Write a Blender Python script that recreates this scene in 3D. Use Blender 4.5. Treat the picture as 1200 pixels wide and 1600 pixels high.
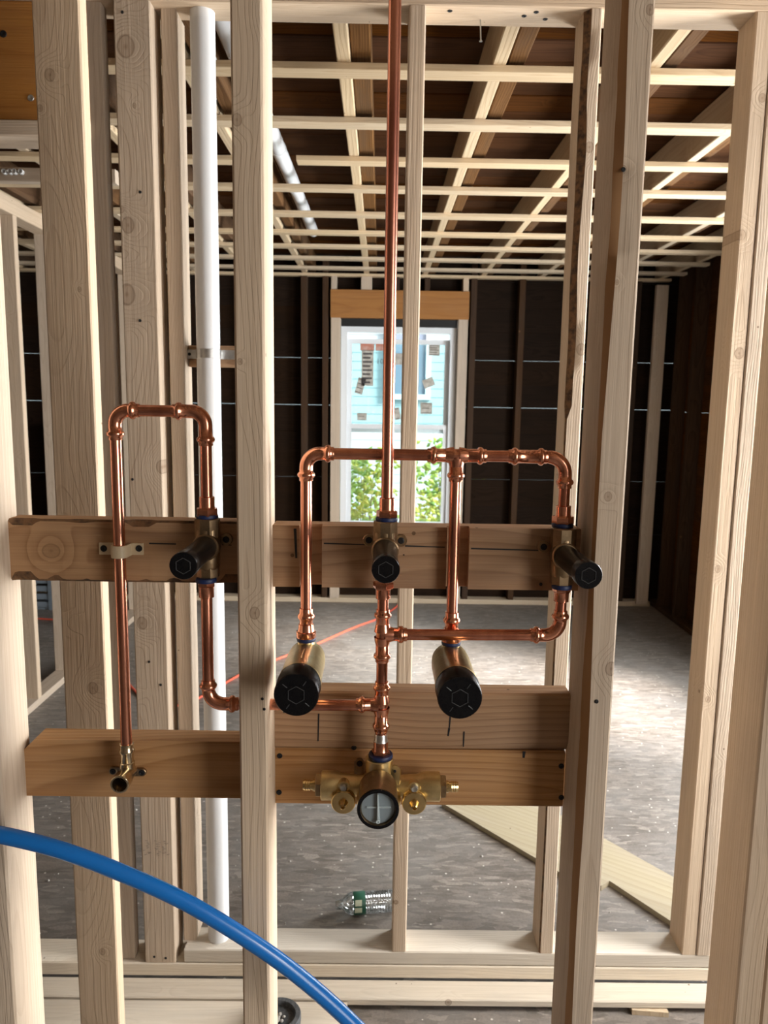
import bpy, math, random
from mathutils import Vector, Matrix, noise
random.seed(7)
for o in list(bpy.data.objects): bpy.data.objects.remove(o)
scene = bpy.context.scene
C = scene.collection
V = Vector

# ------------------------------------------------------------------ camera
F, TH, RO, YA = 1180.0, math.radians(8.3), math.radians(0.88), math.radians(0.4)
CZ = 1.562                                   # eye height above the subfloor
def yaw(v):
    c, s = math.cos(YA), math.sin(YA)
    return V((v.x*c + v.y*s, -v.x*s + v.y*c, v.z))
_f0, _u0, _r0 = V((0, math.cos(TH), -math.sin(TH))), V((0, math.sin(TH), math.cos(TH))), V((1, 0, 0))
_R = yaw(_r0*math.cos(RO) + _u0*math.sin(RO)); _U = yaw(-_r0*math.sin(RO) + _u0*math.cos(RO)); _F = yaw(_f0)
cam = bpy.data.cameras.new('camera'); camo = bpy.data.objects.new('camera', cam); C.objects.link(camo)
camo.matrix_world = Matrix(((_R.x, _U.x, -_F.x, 0), (_R.y, _U.y, -_F.y, 0), (_R.z, _U.z, -_F.z, CZ), (0, 0, 0, 1)))
cam.sensor_fit = 'VERTICAL'; cam.sensor_height = 36; cam.lens = 36*F/1600; cam.clip_start = 0.01; cam.clip_end = 200
cam.dof.use_dof = True; cam.dof.focus_distance = 1.03; cam.dof.aperture_fstop = 11
scene.camera = camo
def ray(px, py): return _R*((px-600)/F) + _U*((800-py)/F) + _F
def W(px, py, Y):
    r = ray(px, py); r = r*(Y/r.y); return V((r.x, Y, r.z + CZ))
def Z(px, py, z):
    r = ray(px, py); r = r*((z-CZ)/r.z); return V((r.x, r.y, z))
def X(px, py, Y): return W(px, py, Y).x

# ------------------------------------------------------------------ world and light
world = bpy.data.worlds.new('sky'); scene.world = world; world.use_nodes = True
bg = world.node_tree.nodes['Background']; bg.inputs[0].default_value = (0.88, 0.95, 1.0, 1); bg.inputs[1].default_value = 2.5
def area(name, loc, rot, sx, sy, power, col):
    l = bpy.data.lights.new(name, 'AREA'); l.shape = 'RECTANGLE'; l.size = sx; l.size_y = sy; l.energy = power; l.color = col
    o = bpy.data.objects.new(name, l); C.objects.link(o); o.location = loc; o.rotation_euler = rot; return o
# daylight: a hazy sun and the sky enter by the open window of the right wall; two more lamps are added
# before unseen plastic sheets that keep the sun out
sun = bpy.data.lights.new('hazy_sun', 'SUN'); sun.energy = 15.0; sun.angle = math.radians(19); sun.color = (1.0, 0.985, 0.95)
suno = bpy.data.objects.new('hazy_sun', sun); C.objects.link(suno); suno.location = (6, -2, 5)
suno.rotation_euler = V((-0.738, 0.381, -0.56)).to_track_quat('-Z', 'Y').to_euler()
area('daylight_right_far', (2.42, 3.35, 1.3), (0, math.radians(90), 0), 1.7, 1.1, 105, (0.95, 0.98, 1.0))
area('added_side_lamp', (2.15, 1.50, 1.40), (0, math.radians(90), 0), 1.6, 0.6, 84, (0.99, 0.985, 0.97))  # added unseen lamp: side light between the two stud walls
area('added_fill_lamp', (2.15, -1.0, 1.45), (0, math.radians(90), 0), 1.6, 1.3, 46, (1.0, 0.965, 0.92))  # added unseen lamp: fill for the near stud fronts
vs = scene.view_settings; vs.view_transform = 'Standard'; vs.look = 'None'; vs.exposure = 0.55; vs.gamma = 1; vs.use_curve_mapping = False

# ------------------------------------------------------------------ materials
def newmat(name):
    m = bpy.data.materials.new(name); m.use_nodes = True
    nt = m.node_tree; return m, nt, nt.nodes['Principled BSDF']
def nd(nt, typ, ins=None, **kw):
    n = nt.nodes.new(typ)
    for k, v in kw.items(): setattr(n, k, v)
    for k, v in (ins or {}).items():
        if isinstance(v, bpy.types.NodeSocket): nt.links.new(v, n.inputs[k])
        else: n.inputs[k].default_value = v
    return n
def mth(nt, op, a, b=None, c=None, clamp=False):
    n = nt.nodes.new('ShaderNodeMath'); n.operation = op; n.use_clamp = clamp
    for i, v in enumerate((a, b, c)):
        if v is None: continue
        if isinstance(v, bpy.types.NodeSocket): nt.links.new(v, n.inputs[i])
        else: n.inputs[i].default_value = v
    return n.outputs[0]
def mix(nt, fac, a, b, blend='MIX'):
    n = nt.nodes.new('ShaderNodeMix'); n.data_type = 'RGBA'; n.blend_type = blend
    for i, v in ((0, fac), (6, a), (7, b)):
        if isinstance(v, bpy.types.NodeSocket): nt.links.new(v, n.inputs[i])
        elif i == 0: n.inputs[0].default_value = v
        else: n.inputs[i].default_value = (*v, 1)
    return n.outputs[2]
def sstep(nt, v, lo, hi):
    n = nt.nodes.new('ShaderNodeMapRange'); n.interpolation_type = 'SMOOTHSTEP'
    nt.links.new(v, n.inputs[0]); n.inputs[1].default_value = lo; n.inputs[2].default_value = hi
    return n.outputs[0]
def vscale(nt, vec, s):
    n = nt.nodes.new('ShaderNodeVectorMath'); n.operation = 'MULTIPLY'; nt.links.new(vec, n.inputs[0]); n.inputs[1].default_value = s
    return n.outputs[0]
def noise_(nt, vec, scale, detail=2, rough=0.5):
    return nd(nt, 'ShaderNodeTexNoise', {'Vector': vec, 'Scale': scale, 'Detail': detail, 'Roughness': rough}).outputs[0]

def wood(name, light, dark, knot=(0.16, 0.085, 0.04), period=0.0075, knots=0.66, dirt=0.25, rough=0.72, ringmix=0.6, bump=0.65, dirtcol=(0.33, 0.28, 0.235), spec=0.25, kpts=(), kaxis=0):
    m, nt, b = newmat(name)
    wc = nd(nt, 'ShaderNodeAttribute', attribute_name='wc').outputs['Vector']
    rnd = nd(nt, 'ShaderNodeObjectInfo').outputs['Random']
    wob = noise_(nt, vscale(nt, wc, (1, 1, 0.5)), 3.0, 2)
    vor = nd(nt, 'ShaderNodeTexVoronoi', {'Vector': wc, 'Scale': 7.0}, feature='F1')
    keep = mth(nt, 'GREATER_THAN', nd(nt, 'ShaderNodeSeparateColor', {'Color': vor.outputs['Color']}).outputs[0], knots)
    kd = mth(nt, 'DIVIDE', vor.outputs['Distance'], 7.0)
    swirl = mth(nt, 'MULTIPLY', mth(nt, 'MULTIPLY', mth(nt, 'SUBTRACT', 1.0, sstep(nt, kd, 0.002, 0.045)), keep), 0.022)
    sep = nd(nt, 'ShaderNodeSeparateXYZ', {'Vector': wc})
    kn = mth(nt, 'MULTIPLY', mth(nt, 'SUBTRACT', 1.0, sstep(nt, kd, 0.004, 0.0105)), keep)
    rim = mth(nt, 'MULTIPLY', mth(nt, 'SUBTRACT', 1.0, sstep(nt, mth(nt, 'ABSOLUTE', mth(nt, 'SUBTRACT', kd, 0.009)), 0.0, 0.002)), keep)
    for (p, l, r0) in kpts:                     # knots set where the board shows them
        da = mth(nt, 'SUBTRACT', sep.outputs[kaxis], p); dl = mth(nt, 'MULTIPLY', mth(nt, 'SUBTRACT', sep.outputs[2], l), 0.8)
        wn = mth(nt, 'ADD', 0.88, mth(nt, 'MULTIPLY', noise_(nt, wc, 22.0, 1), 0.24))
        d = mth(nt, 'MULTIPLY', mth(nt, 'DIVIDE', mth(nt, 'SQRT', mth(nt, 'ADD', mth(nt, 'MULTIPLY', da, da), mth(nt, 'MULTIPLY', dl, dl))), r0), wn)
        swirl = mth(nt, 'ADD', swirl, mth(nt, 'MULTIPLY', mth(nt, 'SUBTRACT', 1.0, sstep(nt, d, 0.3, 4.5)), r0*2.6))
        inner = mth(nt, 'SUBTRACT', 1.0, sstep(nt, d, 0.85, 1.0)); core = mth(nt, 'SUBTRACT', 1.0, sstep(nt, d, 0.0, 0.4))
        kn = mth(nt, 'MAXIMUM', kn, mth(nt, 'ADD', mth(nt, 'MULTIPLY', inner, 0.5), mth(nt, 'MULTIPLY', core, 0.5)))
        rim = mth(nt, 'MAXIMUM', rim, mth(nt, 'MULTIPLY', mth(nt, 'SUBTRACT', 1.0, sstep(nt, mth(nt, 'ABSOLUTE', mth(nt, 'SUBTRACT', d, 0.98)), 0.0, 0.16)), 0.8))
    dx = mth(nt, 'ADD', sep.outputs[0], mth(nt, 'MULTIPLY', wob, 0.05)); dy = mth(nt, 'ADD', sep.outputs[1], mth(nt, 'MULTIPLY', wob, 0.09))
    r = mth(nt, 'SQRT', mth(nt, 'ADD', mth(nt, 'MULTIPLY', dx, dx), mth(nt, 'MULTIPLY', dy, dy)))
    r = mth(nt, 'ADD', r, swirl)
    ring = mth(nt, 'FRACT', mth(nt, 'DIVIDE', r, period))
    ring = mth(nt, 'MULTIPLY', mth(nt, 'POWER', ring, 2.6), sstep(nt, mth(nt, 'SUBTRACT', 1.0, ring), 0.0, 0.12))
    fib = noise_(nt, vscale(nt, wc, (420, 420, 6)), 1.0, 2); fib2 = noise_(nt, vscale(nt, wc, (110, 110, 2.2)), 1.0, 3, 0.6)
    fac = mth(nt, 'ADD', mth(nt, 'MULTIPLY', ring, ringmix), mth(nt, 'ADD', mth(nt, 'MULTIPLY', mth(nt, 'SUBTRACT', fib, 0.42), 0.7), mth(nt, 'MULTIPLY', mth(nt, 'SUBTRACT', fib2, 0.45), 0.9)), clamp=True)
    col = mix(nt, fac, light, dark)
    big = noise_(nt, vscale(nt, wc, (9, 9, 2.4)), 1.0, 4, 0.65)
    col = mix(nt, mth(nt, 'MULTIPLY', sstep(nt, big, 0.42, 0.72), dirt), col, dirtcol)
    hv = mth(nt, 'ADD', 0.88, mth(nt, 'MULTIPLY', rnd, 0.18))
    hsv = nd(nt, 'ShaderNodeHueSaturation', {'Color': col, 'Value': hv, 'Saturation': mth(nt, 'ADD', 0.88, mth(nt, 'MULTIPLY', rnd, 0.25))})
    col = mix(nt, mth(nt, 'MULTIPLY', kn, 0.62), hsv.outputs[0], knot)
    col = mix(nt, mth(nt, 'MULTIPLY', rim, 0.6), col, tuple(x*0.7 for x in knot))
    pit = nd(nt, 'ShaderNodeTexVoronoi', {'Vector': wc, 'Scale': 16.0}, feature='F1')
    pk = mth(nt, 'MULTIPLY', mth(nt, 'LESS_THAN', pit.outputs['Distance'], 0.045), mth(nt, 'GREATER_THAN', nd(nt, 'ShaderNodeSeparateColor', {'Color': pit.outputs['Color']}).outputs[1], 0.7))
    col = mix(nt, mth(nt, 'MULTIPLY', pk, 0.75), col, tuple(x*0.5 for x in knot))
    nt.links.new(col, b.inputs['Base Color']); b.inputs['Roughness'].default_value = rough
    b.inputs['Specular IOR Level'].default_value = spec
    h = mth(nt, 'ADD', mth(nt, 'ADD', mth(nt, 'MULTIPLY', fib, 0.5), mth(nt, 'MULTIPLY', fib2, 0.5)), mth(nt, 'MULTIPLY', ring, -0.3))
    bp = nd(nt, 'ShaderNodeBump', {'Height': h, 'Strength': bump, 'Distance': 0.002}); nt.links.new(bp.outputs[0], b.inputs['Normal'])
    return m
def plain(name, col, rough=0.5, metal=0.0, var=0.0, scale=30.0, col2=None, spec=0.5, bump=0.0, stretch=(1, 1, 1), coat=0.0):
    m, nt, b = newmat(name)
    b.inputs['Roughness'].default_value = rough; b.inputs['Metallic'].default_value = metal; b.inputs['Specular IOR Level'].default_value = spec
    b.inputs['Coat Weight'].default_value = coat
    tc = nd(nt, 'ShaderNodeTexCoord').outputs['Object']
    n = noise_(nt, vscale(nt, tc, stretch), scale, 3, 0.6)
    c = mix(nt, mth(nt, 'MULTIPLY', sstep(nt, n, 0.38, 0.68), var), col, col2 or tuple(x*0.5 for x in col))
    nt.links.new(c, b.inputs['Base Color'])
    if bump:
        bp = nd(nt, 'ShaderNodeBump', {'Height': n, 'Strength': bump, 'Distance': 0.002}); nt.links.new(bp.outputs[0], b.inputs['Normal'])
    if metal:
        nt.links.new(mth(nt, 'ADD', rough, mth(nt, 'MULTIPLY', n, 0.18)), b.inputs['Roughness'])
    return m
def osb(name, a, bcol, ccol, dust):
    m, nt, b = newmat(name)
    tc = nd(nt, 'ShaderNodeTexCoord').outputs['Object']
    cols = []
    warp = nd(nt, 'ShaderNodeTexNoise', {'Vector': tc, 'Scale': 14.0, 'Detail': 2.0}).outputs['Color']
    for k, ang in enumerate((0.2, 1.2, 2.3, 2.9)):
        mp = nd(nt, 'ShaderNodeMapping', {'Vector': tc, 'Rotation': (0, 0, ang), 'Scale': (15+2*k, 62+7*k, 1), 'Location': (k*3.1, k*1.7, 0)})
        ad = nd(nt, 'ShaderNodeVectorMath', {0: mp.outputs[0], 1: vscale(nt, warp, (1.2, 1.2, 0))}, operation='ADD')
        v = nd(nt, 'ShaderNodeTexVoronoi', {'Vector': ad.outputs[0], 'Scale': 1.0}, feature='F1', voronoi_dimensions='2D')
        cols.append(nd(nt, 'ShaderNodeSeparateColor', {'Color': v.outputs['Color']}))
    top = mth(nt, 'MAXIMUM', cols[0].outputs[0], cols[1].outputs[0])
    sel = mth(nt, 'GREATER_THAN', cols[0].outputs[1], 0.5); sel2 = mth(nt, 'GREATER_THAN', cols[2].outputs[1], 0.55)
    v1 = mth(nt, 'ADD', mth(nt, 'MULTIPLY', cols[1].outputs[0], sel), mth(nt, 'MULTIPLY', cols[0].outputs[0], mth(nt, 'SUBTRACT', 1.0, sel)))
    v2 = mth(nt, 'ADD', mth(nt, 'MULTIPLY', cols[3].outputs[0], sel2), mth(nt, 'MULTIPLY', v1, mth(nt, 'SUBTRACT', 1.0, sel2)))
    c = mix(nt, v2, a, bcol); c = mix(nt, mth(nt, 'MULTIPLY', mth(nt, 'GREATER_THAN', v2, 0.9), 0.7), c, ccol)
    fine = noise_(nt, tc, 140.0, 4, 0.7)
    c = mix(nt, mth(nt, 'MULTIPLY', sstep(nt, fine, 0.4, 0.7), 0.45), c, tuple(x*0.55 for x in a))
    dn = noise_(nt, tc, 3.3, 8, 0.75)
    c = mix(nt, mth(nt, 'MULTIPLY', sstep(nt, dn, 0.25, 0.8), 0.62), c, dust)
    sp = nd(nt, 'ShaderNodeTexVoronoi', {'Vector': tc, 'Scale': 45.0}, feature='F1')
    spk = mth(nt, 'MULTIPLY', mth(nt, 'LESS_THAN', sp.outputs['Distance'], 0.16), mth(nt, 'GREATER_THAN', nd(nt, 'ShaderNodeSeparateColor', {'Color': sp.outputs['Color']}).outputs[0], 0.86))
    c = mix(nt, spk, c, (0.6, 0.56, 0.5))
    nt.links.new(c, b.inputs['Base Color']); b.inputs['Roughness'].default_value = 0.5; b.inputs['Specular IOR Level'].default_value = 0.5
    bp = nd(nt, 'ShaderNodeBump', {'Height': v2, 'Strength': 0.25, 'Distance': 0.001}); nt.links.new(bp.outputs[0], b.inputs['Normal'])
    return m
M = {}
STUDW = dict(light=(0.585, 0.465, 0.345), dark=(0.375, 0.268, 0.18), knots=0.68, ringmix=0.29, period=0.0058)
BLOCKW = dict(light=(0.44, 0.255, 0.125), dark=(0.25, 0.12, 0.05), period=0.010, knots=0.8, dirt=0.15, ringmix=0.75)
M['stud'] = wood('new_spruce', **STUDW)
M['block'] = wood('blocking_pine', **BLOCKW)
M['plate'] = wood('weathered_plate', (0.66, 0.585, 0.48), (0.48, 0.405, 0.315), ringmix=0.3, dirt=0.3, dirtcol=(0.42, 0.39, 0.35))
M['strap'] = wood('strapping_pine', (0.58, 0.46, 0.31), (0.44, 0.31, 0.19), period=0.012, dirt=0.12)
M['old'] = wood('old_dark_board', (0.085, 0.033, 0.010), (0.034, 0.0125, 0.0045), knot=(0.01, 0.006, 0.004), dirt=0.45, rough=0.85, bump=0.5, dirtcol=(0.018, 0.008, 0.004), spec=0.04)
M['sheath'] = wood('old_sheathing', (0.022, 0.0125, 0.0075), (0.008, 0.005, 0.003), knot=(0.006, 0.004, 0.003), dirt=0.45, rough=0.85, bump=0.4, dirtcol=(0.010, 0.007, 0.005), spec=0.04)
M['oldstud'] = wood('old_rough_stud', (0.065, 0.038, 0.023), (0.028, 0.015, 0.009), dirt=0.5, rough=0.9, bump=0.6, dirtcol=(0.045, 0.034, 0.027), spec=0.06)
M['oldjoist'] = wood('old_joist_wood', (0.15, 0.080, 0.038), (0.065, 0.032, 0.015), dirt=0.5, rough=0.9, bump=0.5, dirtcol=(0.09, 0.065, 0.045), spec=0.05)
M['lvl'] = wood('header_plywood', (0.36, 0.155, 0.036), (0.24, 0.09, 0.018), period=0.03, knots=0.93, dirt=0.05, ringmix=0.5)
M['ply'] = wood('sheet_plywood', (0.36, 0.31, 0.21), (0.28, 0.225, 0.14), period=0.02, knots=0.95, dirt=0.3, ringmix=0.7)
M['bark'] = plain('bark_edge', (0.15, 0.075, 0.03), 0.9, var=0.9, scale=60, col2=(0.03, 0.016, 0.008), bump=1.0)
M['wane'] = plain('wane_edge', (0.36, 0.2, 0.09), 0.8, var=0.6, scale=14, col2=(0.24, 0.12, 0.05), bump=0.2, stretch=(1, 1, 0.15))
M['copper'] = plain('copper_tube', (0.78, 0.34, 0.22), 0.14, 1.0, var=0.75, scale=28, col2=(0.42, 0.15, 0.09), stretch=(1, 1, 0.25))
M['fitting'] = plain('copper_fitting', (0.84, 0.38, 0.24), 0.13, 1.0, var=0.55, scale=60, col2=(0.46, 0.17, 0.10))
M['riser'] = plain('tarnished_copper', (0.66, 0.29, 0.20), 0.2, 1.0, var=0.9, scale=16, col2=(0.27, 0.09, 0.065), stretch=(1, 1, 0.18))
M['brass'] = plain('rough_brass', (0.60, 0.46, 0.235), 0.24, 1.0, var=0.5, scale=90, col2=(0.46, 0.33, 0.15), bump=0.15)
M['polbrass'] = plain('machined_brass', (0.78, 0.58, 0.28), 0.14, 1.0, var=0.3, scale=40)
M['palebrass'] = plain('pale_brass', (0.66, 0.54, 0.36), 0.16, 1.0, var=0.4, scale=60)
M['valvebrass'] = plain('cast_valve_brass', (0.78, 0.61, 0.31), 0.27, 1.0, var=0.4, scale=90, col2=(0.58, 0.43, 0.2), bump=0.12)
M['bronze'] = plain('dark_bronze', (0.34, 0.24, 0.14), 0.3, 1.0, var=0.5, scale=70, col2=(0.2, 0.13, 0.07), bump=0.15)
M['solder'] = plain('solder_tin', (0.75, 0.73, 0.7), 0.2, 1.0, var=0.2)
M['steel'] = plain('zinc_steel', (0.55, 0.55, 0.54), 0.3, 1.0, var=0.4, scale=50)
M['black'] = plain('black_plastic', (0.005, 0.005, 0.006), 0.26, var=0.3, scale=80, col2=(0.010, 0.010, 0.010), spec=0.2)
M['blackedge'] = plain('black_plastic_light', (0.05, 0.052, 0.055), 0.3)  # lighter tone for the raised lines on the black caps
M['tape'] = plain('blue_thread_seal', (0.008, 0.020, 0.085), 0.5, var=0.5, scale=200)
M['clamp'] = plain('cream_plastic', (0.62, 0.50, 0.33), 0.4)
M['cap'] = plain('grey_clear_plastic', (0.20, 0.24, 0.26), 0.12, coat=0.6)
M['capfin'] = plain('pale_clear_plastic', (0.50, 0.58, 0.60), 0.15, coat=0.5)
M['ink'] = plain('marker_ink', (0.006, 0.006, 0.007), 0.6)
M['stamp'] = plain('mill_stamp_ink', (0.16, 0.145, 0.13), 0.8)
M['screw'] = plain('dark_screw', (0.02, 0.02, 0.022), 0.4, 0.6)
M['pvc'] = plain('white_pvc', (0.70, 0.71, 0.72), 0.3, var=0.2, scale=9, col2=(0.62, 0.6, 0.57))
M['pex'] = plain('blue_pex', (0.007, 0.15, 0.50), 0.27, var=0.2, scale=20, col2=(0.006, 0.12, 0.42))
M['cord'] = plain('orange_cord', (0.72, 0.11, 0.06), 0.45)
M['vinyl'] = plain('white_vinyl', (0.72, 0.75, 0.77), 0.35)
M['felt'] = plain('black_flashing', (0.004, 0.004, 0.004), 0.7)
M['paper'] = plain('window_sticker', (0.36, 0.33, 0.28), 0.7, var=0.7, scale=30, col2=(0.62, 0.6, 0.55))
M['paperred'] = plain('reddish_sticker', (0.45, 0.16, 0.1), 0.7, var=0.5, scale=20, col2=(0.6, 0.5, 0.45))
M['paperink'] = plain('sticker_print', (0.06, 0.055, 0.055), 0.7)
M['siding'] = plain('pale_siding', (0.24, 0.285, 0.295), 0.6, var=0.15, scale=3)
M['sidingtrim'] = plain('white_trim', (0.4, 0.42, 0.43), 0.6)
M['houseglass'] = plain('house_window_glass', (0.12, 0.14, 0.18), 0.1)
M['leaf'] = plain('green_leaf', (0.12, 0.25, 0.025), 0.5, var=0.9, scale=2.5, col2=(0.36, 0.34, 0.035))
M['stem'] = plain('shrub_stem', (0.16, 0.12, 0.08), 0.8)
M['lawn'] = plain('outdoor_ground', (0.30, 0.31, 0.32), 0.9, var=0.5, scale=2, col2=(0.16, 0.2, 0.1))
M['grey'] = plain('grey_crate_plastic', (0.16, 0.19, 0.22), 0.5, var=0.3)
M['debris'] = plain('plaster_debris', (0.45, 0.42, 0.38), 0.9, var=0.5, scale=60, bump=0.5)
M['rubber'] = plain('grey_black_rubber', (0.055, 0.058, 0.062), 0.7, var=0.6, scale=150, col2=(0.12, 0.12, 0.12), bump=0.4)
M['label_green'] = plain('green_label', (0.02, 0.10, 0.06), 0.4, var=0.3)
M['label_cream'] = plain('cream_label', (0.55, 0.6, 0.45), 0.5)
M['osb'] = osb('dusty_osb', (0.105, 0.085, 0.068), (0.245, 0.205, 0.172), (0.32, 0.275, 0.23), (0.235, 0.222, 0.208))
M['drywall'] = plain('primed_board', (0.16, 0.12, 0.09), 0.8, var=0.3, scale=2)
def glassy(name, tint, gl):
    m, nt, b = newmat(name); nt.nodes.remove(b)
    out = nt.nodes['Material Output']
    t = nd(nt, 'ShaderNodeBsdfTransparent', {'Color': (*tint, 1)}); g = nd(nt, 'ShaderNodeBsdfGlossy', {'Color': (1, 1, 1, 1), 'Roughness': 0.03})
    fr = nd(nt, 'ShaderNodeFresnel', {'IOR': 1.45})
    mx = nd(nt, 'ShaderNodeMixShader', {0: mth(nt, 'ADD', fr.outputs[0], gl), 1: t.outputs[0], 2: g.outputs[0]}); nt.links.new(mx.outputs[0], out.inputs[0]); return m
M['sheet'] = plain('light_block_plastic', (0.75, 0.76, 0.77), 0.5)  # for the unseen sheets added to block sun and sky
M['glass'] = glassy('clear_pane', (0.97, 1, 1), 0.0)
M['film'] = glassy('blue_film_pane', (0.78, 0.95, 0.96), 0.02)
M['bottle'] = glassy('clear_bottle', (0.80, 0.83, 0.83), 0.14)
_nt = M['bottle'].node_tree; _out = _nt.nodes['Material Output']; _src = _out.inputs[0].links[0].from_socket
_df = nd(_nt, 'ShaderNodeBsdfTranslucent', {'Color': (0.8, 0.82, 0.82, 1)}); _d2 = nd(_nt, 'ShaderNodeBsdfDiffuse', {'Color': (0.75, 0.77, 0.77, 1)})
_tn = noise_(_nt, nd(_nt, 'ShaderNodeTexCoord').outputs['Object'], 55.0, 3, 0.7)
_m1 = nd(_nt, 'ShaderNodeMixShader', {0: 0.5, 1: _df.outputs[0], 2: _d2.outputs[0]})
_m2 = nd(_nt, 'ShaderNodeMixShader', {0: mth(_nt, 'MULTIPLY', sstep(_nt, _tn, 0.45, 0.75), 0.7), 1: _src, 2: _m1.outputs[0]}); _nt.links.new(_m2.outputs[0], _out.inputs[0])

# ------------------------------------------------------------------ mesh helpers
class MB:
    def __init__(s): s.v, s.f, s.mi, s.wc = [], [], [], []
    def add(s, verts, faces, mi=0, wc=None):
        n = len(s.v); s.v += [V(p) for p in verts]; s.f += [tuple(i+n for i in f) for f in faces]
        s.mi += ([mi]*len(faces) if isinstance(mi, int) else mi); s.wc += (wc or [(p[0], p[1], p[2]) for p in verts]); return s
    def box(s, a, b, mi=0):
        x0, y0, z0 = a; x1, y1, z1 = b
        return s.add([(x0,y0,z0),(x1,y0,z0),(x1,y1,z0),(x0,y1,z0),(x0,y0,z1),(x1,y0,z1),(x1,y1,z1),(x0,y1,z1)],
                     [(3,2,1,0),(4,5,6,7),(0,1,5,4),(1,2,6,5),(2,3,7,6),(3,0,4,7)], mi)
    def sweep(s, pts, rad, seg=16, caps=True, mi=0):
        pts = [V(p) for p in pts]; n = len(pts)
        if not isinstance(rad, (list, tuple)): rad = [rad]*n
        tg = []
        for i in range(n):
            a, b = pts[max(i-1, 0)], pts[min(i+1, n-1)]; d = b-a
            tg.append(d.normalized() if d.length > 1e-9 else (tg[-1] if tg else V((0, 0, 1))))
        u = tg[0].orthogonal().normalized(); vs_ = []
        for i in range(n):
            u = (u - tg[i]*u.dot(tg[i])).normalized(); w = tg[i].cross(u)
            for k in range(seg):
                t = 2*math.pi*k/seg; vs_.append(pts[i] + (u*math.cos(t) + w*math.sin(t))*rad[i])
        fs = [(i*seg+k, i*seg+(k+1) % seg, (i+1)*seg+(k+1) % seg, (i+1)*seg+k) for i in range(n-1) for k in range(seg)]
        if caps: fs += [tuple(range(seg-1, -1, -1)), tuple(range((n-1)*seg, n*seg))]
        return s.add(vs_, fs, mi)
    def lathe(s, o, ax, prof, seg=24, mi=0, ph=0.0, caps=True):
        # prof: list of (distance along ax, radius)
        o, ax = V(o), V(ax).normalized(); u = ax.orthogonal().normalized()
        if abs(ax.z) < 0.9: u = (V((0, 0, 1)) - ax*ax.z).normalized()
        w = ax.cross(u); vs_ = []
        for d, r in prof:
            for k in range(seg):
                t = 2*math.pi*k/seg + ph; vs_.append(o + ax*d + (u*math.cos(t) + w*math.sin(t))*max(r, 1e-5))
        n = len(prof)
        fs = [(i*seg+k, i*seg+(k+1) % seg, (i+1)*seg+(k+1) % seg, (i+1)*seg+k) for i in range(n-1) for k in range(seg)]
        if caps: fs += [tuple(range(seg-1, -1, -1)), tuple(range((n-1)*seg, n*seg))]
        return s.add(vs_, fs, mi)
    def prism(s, poly, z0, z1, mi=0):       # poly in xy, counter-clockwise
        n = len(poly)
        return s.add([(x, y, z0) for x, y in poly] + [(x, y, z1) for x, y in poly],
                     [tuple(range(n-1, -1, -1)), tuple(range(n, 2*n))] + [(i, (i+1) % n, n+(i+1) % n, n+i) for i in range(n)], mi)
    def build(s, name, mats, parent=None, origin=None, smooth=True, angle=32):
        o0 = V(origin) if origin is not None else V((0, 0, 0))
        base = o0 if parent is None else (o0 + parent.matrix_world.translation if False else o0)
        off = base if parent is None else WORLD.get(parent.name, V((0, 0, 0)))
        me = bpy.data.meshes.new(name)
        org = base if parent is None else off
        if parent is not None:
            c = sum(s.v, V((0, 0, 0)))/max(len(s.v), 1); own = c
        else: own = org
        me.from_pydata([p-own for p in s.v], [], s.f)
        for m in (mats if isinstance(mats, (list, tuple)) else [mats]): me.materials.append(M[m] if isinstance(m, str) else m)
        me.polygons.foreach_set('material_index', s.mi)
        at = me.attributes.new('wc', 'FLOAT_VECTOR', 'POINT'); at.data.foreach_set('vector', [c for p in s.wc for c in p])
        me.update()
        if smooth:
            me.polygons.foreach_set('use_smooth', [True]*len(me.polygons)); me.set_sharp_from_angle(angle=math.radians(angle))
        o = bpy.data.objects.new(name, me); C.objects.link(o)
        if parent is not None:
            o.parent = parent; o.location = own - off
        else: o.location = own
        WORLD[o.name] = own
        return o
WORLD = {}
def tag(o, label=None, cat=None, group=None, kind=None):
    for k, v in (('label', label), ('category', cat), ('group', group), ('kind', kind)):
        if v: o[k] = v
    return o
def thing(name, loc, label=None, cat=None, group=None, kind=None):
    o = bpy.data.objects.new(name, None); C.objects.link(o); o.location = loc; o.empty_display_size = 0.02
    WORLD[o.name] = V(loc); return tag(o, label, cat, group, kind)

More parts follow.
